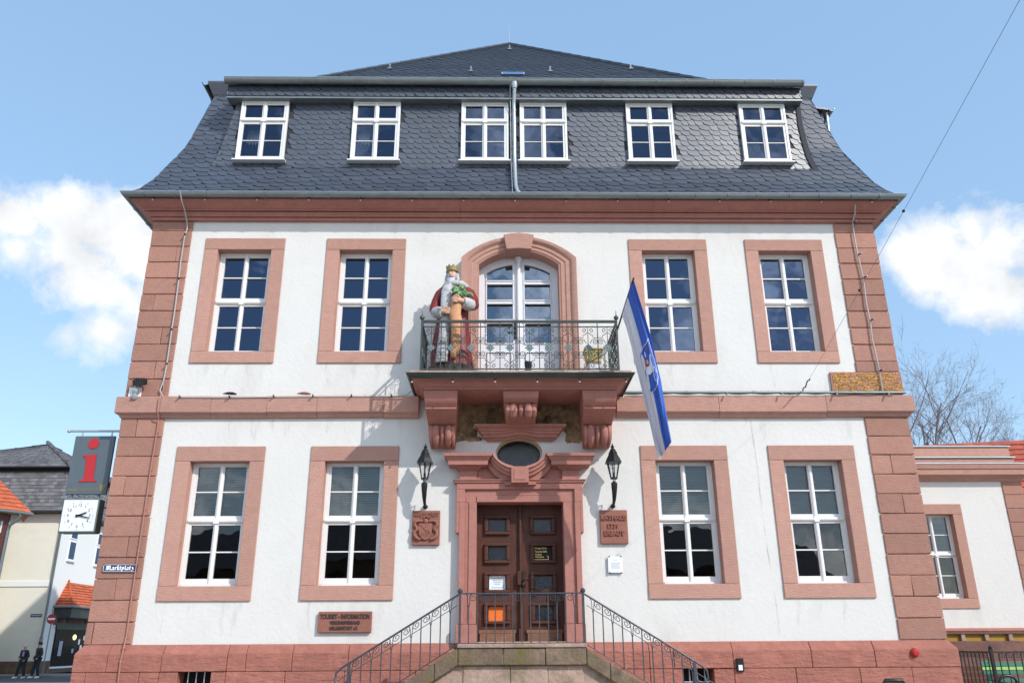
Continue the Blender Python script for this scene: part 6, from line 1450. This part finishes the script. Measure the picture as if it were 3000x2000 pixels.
# ---- bare trees behind the wing
def tree(x, y, tops, trunk_r, seed, label, zfork=7.5, spread=1.0):
    rr = random.Random(seed); t = empty('bare_tree', (x, y, 0), label, 'tree', 'bare trees behind the side wing')
    b = MB(); b.tube([(x, y, 0), (x+.1, y, zfork*.5), (x, y, zfork)], [trunk_r, trunk_r*.85, trunk_r*.7], 9); put('trunk', b, 'bark', t, smooth=60)
    b = MB()
    def grow(p, d, L, r, lev):
        pts = [p]; q = p; n = 4 if lev < 2 else 3
        for i in range(n):
            d = (d+Vector((rr.uniform(-.16, .16), rr.uniform(-.16, .16), rr.uniform(-.03, .13)))).normalized(); q = q+d*(L/n); pts.append(q)
        rs = [r*(1-.65*i/n) for i in range(n+1)]; b.tube(pts, rs, 5 if lev < 2 else 3, cap=False)
        if lev >= 4: return
        k = {0: 6, 1: 4, 2: 4, 3: 4}[lev]
        for i in range(k):
            f_ = rr.uniform(.25, 1.0) if lev else .35+.65*(i+.5)/k; j = min(n-1, int(f_*n)); c = pts[j].lerp(pts[j+1], f_*n-j)
            a = rr.uniform(0, 2*pi); side = d.orthogonal().normalized(); side.rotate(Matrix.Rotation(a, 3, d)) if False else None
            sd = (Matrix.Rotation(a, 3, d) @ d.orthogonal().normalized()); nd = (d*rr.uniform(.55, 1.0)+sd*rr.uniform(.5, .95)*spread+Vector((0, 0, .12))).normalized()
            grow(c, nd, L*rr.uniform(.42, .62), max(.006, rs[j]*.5), lev+1)
    for tx, tz in tops:
        p = Vector((x, y, zfork-.1)); d = Vector((tx-x, rr.uniform(-1, 1), tz-p.z)); grow(p, d.normalized(), d.length*.74, trunk_r*.32, 0)
    put('crown', b, 'bark', t)
TYy = 34.0; tp = lambda u, v: (lambda q_: (q_.x, q_.z))(at(*r_(u, v), TYy))
x0t = at(*r_(285, 940), TYy).x
tree(x0t, TYy, [tp(215, 230), tp(365, 230), tp(500, 330), tp(590, 560), tp(180, 450)], .34, 4, 'tallest bare tree, close to the town hall corner', 8.5)
x1t = at(*r_(600, 930), TYy+3).x
tp2 = lambda u, v: (lambda q_: (q_.x, q_.z))(at(*r_(u, v), TYy+3))
tree(x1t, TYy+3, [tp2(715, 480), tp2(790, 500), tp2(880, 600), tp2(900, 760)], .30, 9, 'leaning bare tree right of the tallest one', 9.5)
tp3 = lambda u, v: (lambda q_: (q_.x, q_.z))(at(*r_(u, v), TYy+6))
tree(at(*r_(1060, 930), TYy+6).x, TYy+6, [tp3(1040, 880), tp3(1200, 830), tp3(1120, 850)], .25, 13, 'small bare tree whose twigs peep over the red roof', 9.5)

# ---- the tall gabled building behind the town hall whose shadow lies on the cream house
LD = Vector((-.97, 1.0, -1.02)); tt = 18.0
A1 = at(0, 1873, HY)-LD*tt; B1 = at(147, 1724, HY)-LD*tt; gs = (B1.z-A1.z)/(B1.x-A1.x); zl0 = A1.z-gs*.5; gx0 = A1.x-.5
RC = empty('rear_building', (gx0+6, 14, 0), 'tall gabled building hidden behind the town hall', 'building')
b = MB(); b.prism([(gx0+.2, 0), (gx0+12, 0), (gx0+12, zl0), (gx0+.2, zl0)], 14.2, HY-tt-.2); put('wall', b, 'plaster_cream', RC)
xk = B1.x+.6; zk = B1.z+.6*gs
b = MB(); b.prism([(gx0, zl0), (gx0+12.2, zl0), (gx0+12.2, zk), (xk, zk)], 14, HY-tt); print('rear', gx0, zl0, xk, zk, gs); put('roof', b, 'tile_grey', RC)

# ---- the houses across the square, seen mirrored in the windows
for x0_, x1_, hgt_, col in ((-26, -9, 6.8, 'plaster_cream'), (-9, 5, 5.8, 'white_house'), (5, 24, 6.4, 'plaster_cream')):
    t = empty('opposite_house', ((x0_+x1_)/2, -44, 0), {-26: 'brown house across the square, left, seen only in reflections', -9: 'brown house across the square, middle, seen only in reflections', 5: 'brown house across the square, right, seen only in reflections'}[x0_], 'house')
    b = MB(); b.box(x0_, x1_, -52, -44, 0, hgt_); put('wall', b, 'base_stone', t)
    b = MB(); b.prism([(-52.4, hgt_), (-43.6, hgt_), (-48, hgt_+3.3)], x0_, x1_, axis='x'); put('roof', b, 'tile_grey', t)
    b = MB(); x = x0_+1.2
    while x < x1_-1.5:
        for z in (1.2, 4.4): b.box(x, x+1.1, -44.0, -43.97, z, z+1.7)
        x += 2.4
    put('window', b, 'dark', t)

# ================================================================== light and sky
SUN_D = Vector((-.97, 1.0, -1.02)).normalized()       # the way the light travels
el = math.asin(-SUN_D.z); az = math.atan2(-SUN_D.x, -SUN_D.y)
sl_ = bpy.data.lights.new('sun', 'SUN'); sl_.energy = SUN_E; sl_.angle = R(.53); sl_.color = (1, .955, .89)
so = bpy.data.objects.new('sun', sl_); COL.objects.link(so); so.rotation_euler = SUN_D.to_track_quat('-Z', 'Y').to_euler()
Wd = bpy.data.worlds.new('World'); S.world = Wd; Wd.use_nodes = True; nt = Wd.node_tree; N = nt.nodes; Lk = nt.links
for n in list(N): N.remove(n)
wo = N.new('ShaderNodeOutputWorld'); bg = N.new('ShaderNodeBackground'); sk = N.new('ShaderNodeTexSky'); sk.sky_type = 'NISHITA'; sk.sun_disc = False
sk.sun_elevation = el; sk.sun_rotation = az; sk.air_density = 1.1; sk.dust_density = .4; sk.ozone_density = .8; sk.altitude = 250
bg.inputs['Strength'].default_value = SKY_S; tn = N.new('ShaderNodeMix'); tn.data_type = 'RGBA'; tn.blend_type = 'MULTIPLY'; tn.inputs['Factor'].default_value = 1.; tn.inputs[7].default_value = SKY_T
Lk.new(sk.outputs[0], tn.inputs[6])
tm = N.new('ShaderNodeMix'); tm.data_type = 'RGBA'; tm.inputs['Factor'].default_value = .6; tm.inputs[7].default_value = (1.62, 2.72, 4.2, 1); Lk.new(tn.outputs[2], tm.inputs[6]); Lk.new(tm.outputs[2], bg.inputs['Color'])
tc = N.new('ShaderNodeTexCoord')
def math_(op, a, b=None, c=None, clamp=False):
    n = N.new('ShaderNodeMath'); n.operation = op; n.use_clamp = clamp
    for i, v in enumerate((a, b, c)):
        if v is None: continue
        if isinstance(v, (int, float)): n.inputs[i].default_value = v
        else: Lk.new(v, n.inputs[i])
    return n.outputs[0]
def noise_(scale, det, rg=.55):
    n = N.new('ShaderNodeTexNoise'); n.inputs['Scale'].default_value = scale; n.inputs['Detail'].default_value = det; n.inputs['Roughness'].default_value = rg
    Lk.new(tc.outputs['Generated'], n.inputs['Vector']); return n
nz = noise_(9, 9, .60); nz2 = noise_(6.5, 8, .6); nz3 = noise_(34, 6, .65)
def blob(d, r, edge=.5):              # soft round cloud body about direction d (r in radians), broken up by noise
    vm = N.new('ShaderNodeVectorMath'); vm.operation = 'DISTANCE'; Lk.new(tc.outputs['Generated'], vm.inputs[0]); vm.inputs[1].default_value = d
    q = math_('DIVIDE', vm.outputs['Value'], r)
    n = math_('MULTIPLY', math_('SUBTRACT', nz.outputs['Fac'], .52), 1.9)
    n2 = math_('MULTIPLY', math_('SUBTRACT', nz3.outputs['Fac'], .5), .9)
    v = math_('ADD', math_('SUBTRACT', 1.0, q), math_('ADD', n, n2))
    return math_('MULTIPLY', v, 1/edge, clamp=True)
mask = None
BL = [((40, 640), .045, .5), ((170, 610), .05, .45), ((300, 690), .066, .6), ((180, 730), .06, .6), ((330, 860), .06, .7), ((400, 760), .055, .6), ((250, 800), .07, .5), ((50, 740), .05, .7), ((300, 960), .055, .7), ((400, 900), .06, .7), ((200, 990), .03, .9),
      ((2760, 720), .05, .7), ((2850, 690), .045, .6), ((2930, 720), .055, .5), ((2850, 800), .062, .5), ((2740, 790), .05, .6), ((2650, 740), .035, .7), ((2960, 850), .045, .7)]
for (px, py), r, e in BL:
    v = blob(dirpx(px, py), r, e); mask = v if mask is None else math_('MAXIMUM', mask, v)
# loose cumulus over the square behind the camera (mirrored in the panes)
sx = N.new('ShaderNodeSeparateXYZ'); Lk.new(tc.outputs['Generated'], sx.inputs[0])
back = math_('MULTIPLY', math_('SUBTRACT', math_('MULTIPLY', sx.outputs['Y'], -1), .2), 4, clamp=True)
c2 = math_('MULTIPLY', math_('SUBTRACT', nz2.outputs['Fac'], .49), 7, clamp=True)
mask = math_('MAXIMUM', mask, math_('MULTIPLY', math_('MULTIPLY', back, c2), .8))
# thin veil low in the sky
low = math_('MULTIPLY', math_('SUBTRACT', .40, sx.outputs['Z']), 1.1, clamp=True)
mask = math_('MAXIMUM', mask, math_('MULTIPLY', low, math_('MULTIPLY', math_('SUBTRACT', nz2.outputs['Fac'], .42), .8, clamp=True)))
bgc = N.new('ShaderNodeBackground'); bgc.inputs['Color'].default_value = (.95, .97, 1.0, 1)
nz4 = noise_(16, 7, .6); sh_ = math_('ADD', math_('MULTIPLY', nz4.outputs['Fac'], CLOUD*.75), CLOUD*.62); Lk.new(math_('MULTIPLY', sh_, math_('ADD', 1.0, math_('MULTIPLY', back, 2.1))), bgc.inputs['Strength'])
mx = N.new('ShaderNodeMixShader'); Lk.new(mask, mx.inputs[0]); Lk.new(bg.outputs[0], mx.inputs[1]); Lk.new(bgc.outputs[0], mx.inputs[2]); Lk.new(mx.outputs[0], wo.inputs[0])
S.view_settings.view_transform = 'Standard'; S.view_settings.look = 'None'; S.view_settings.exposure = EXPO; S.view_settings.gamma = 1
S.render.engine = 'CYCLES'; S.cycles.max_bounces = 6; S.cycles.transparent_max_bounces = 12; S.cycles.caustics_reflective = False; S.cycles.caustics_refractive = False
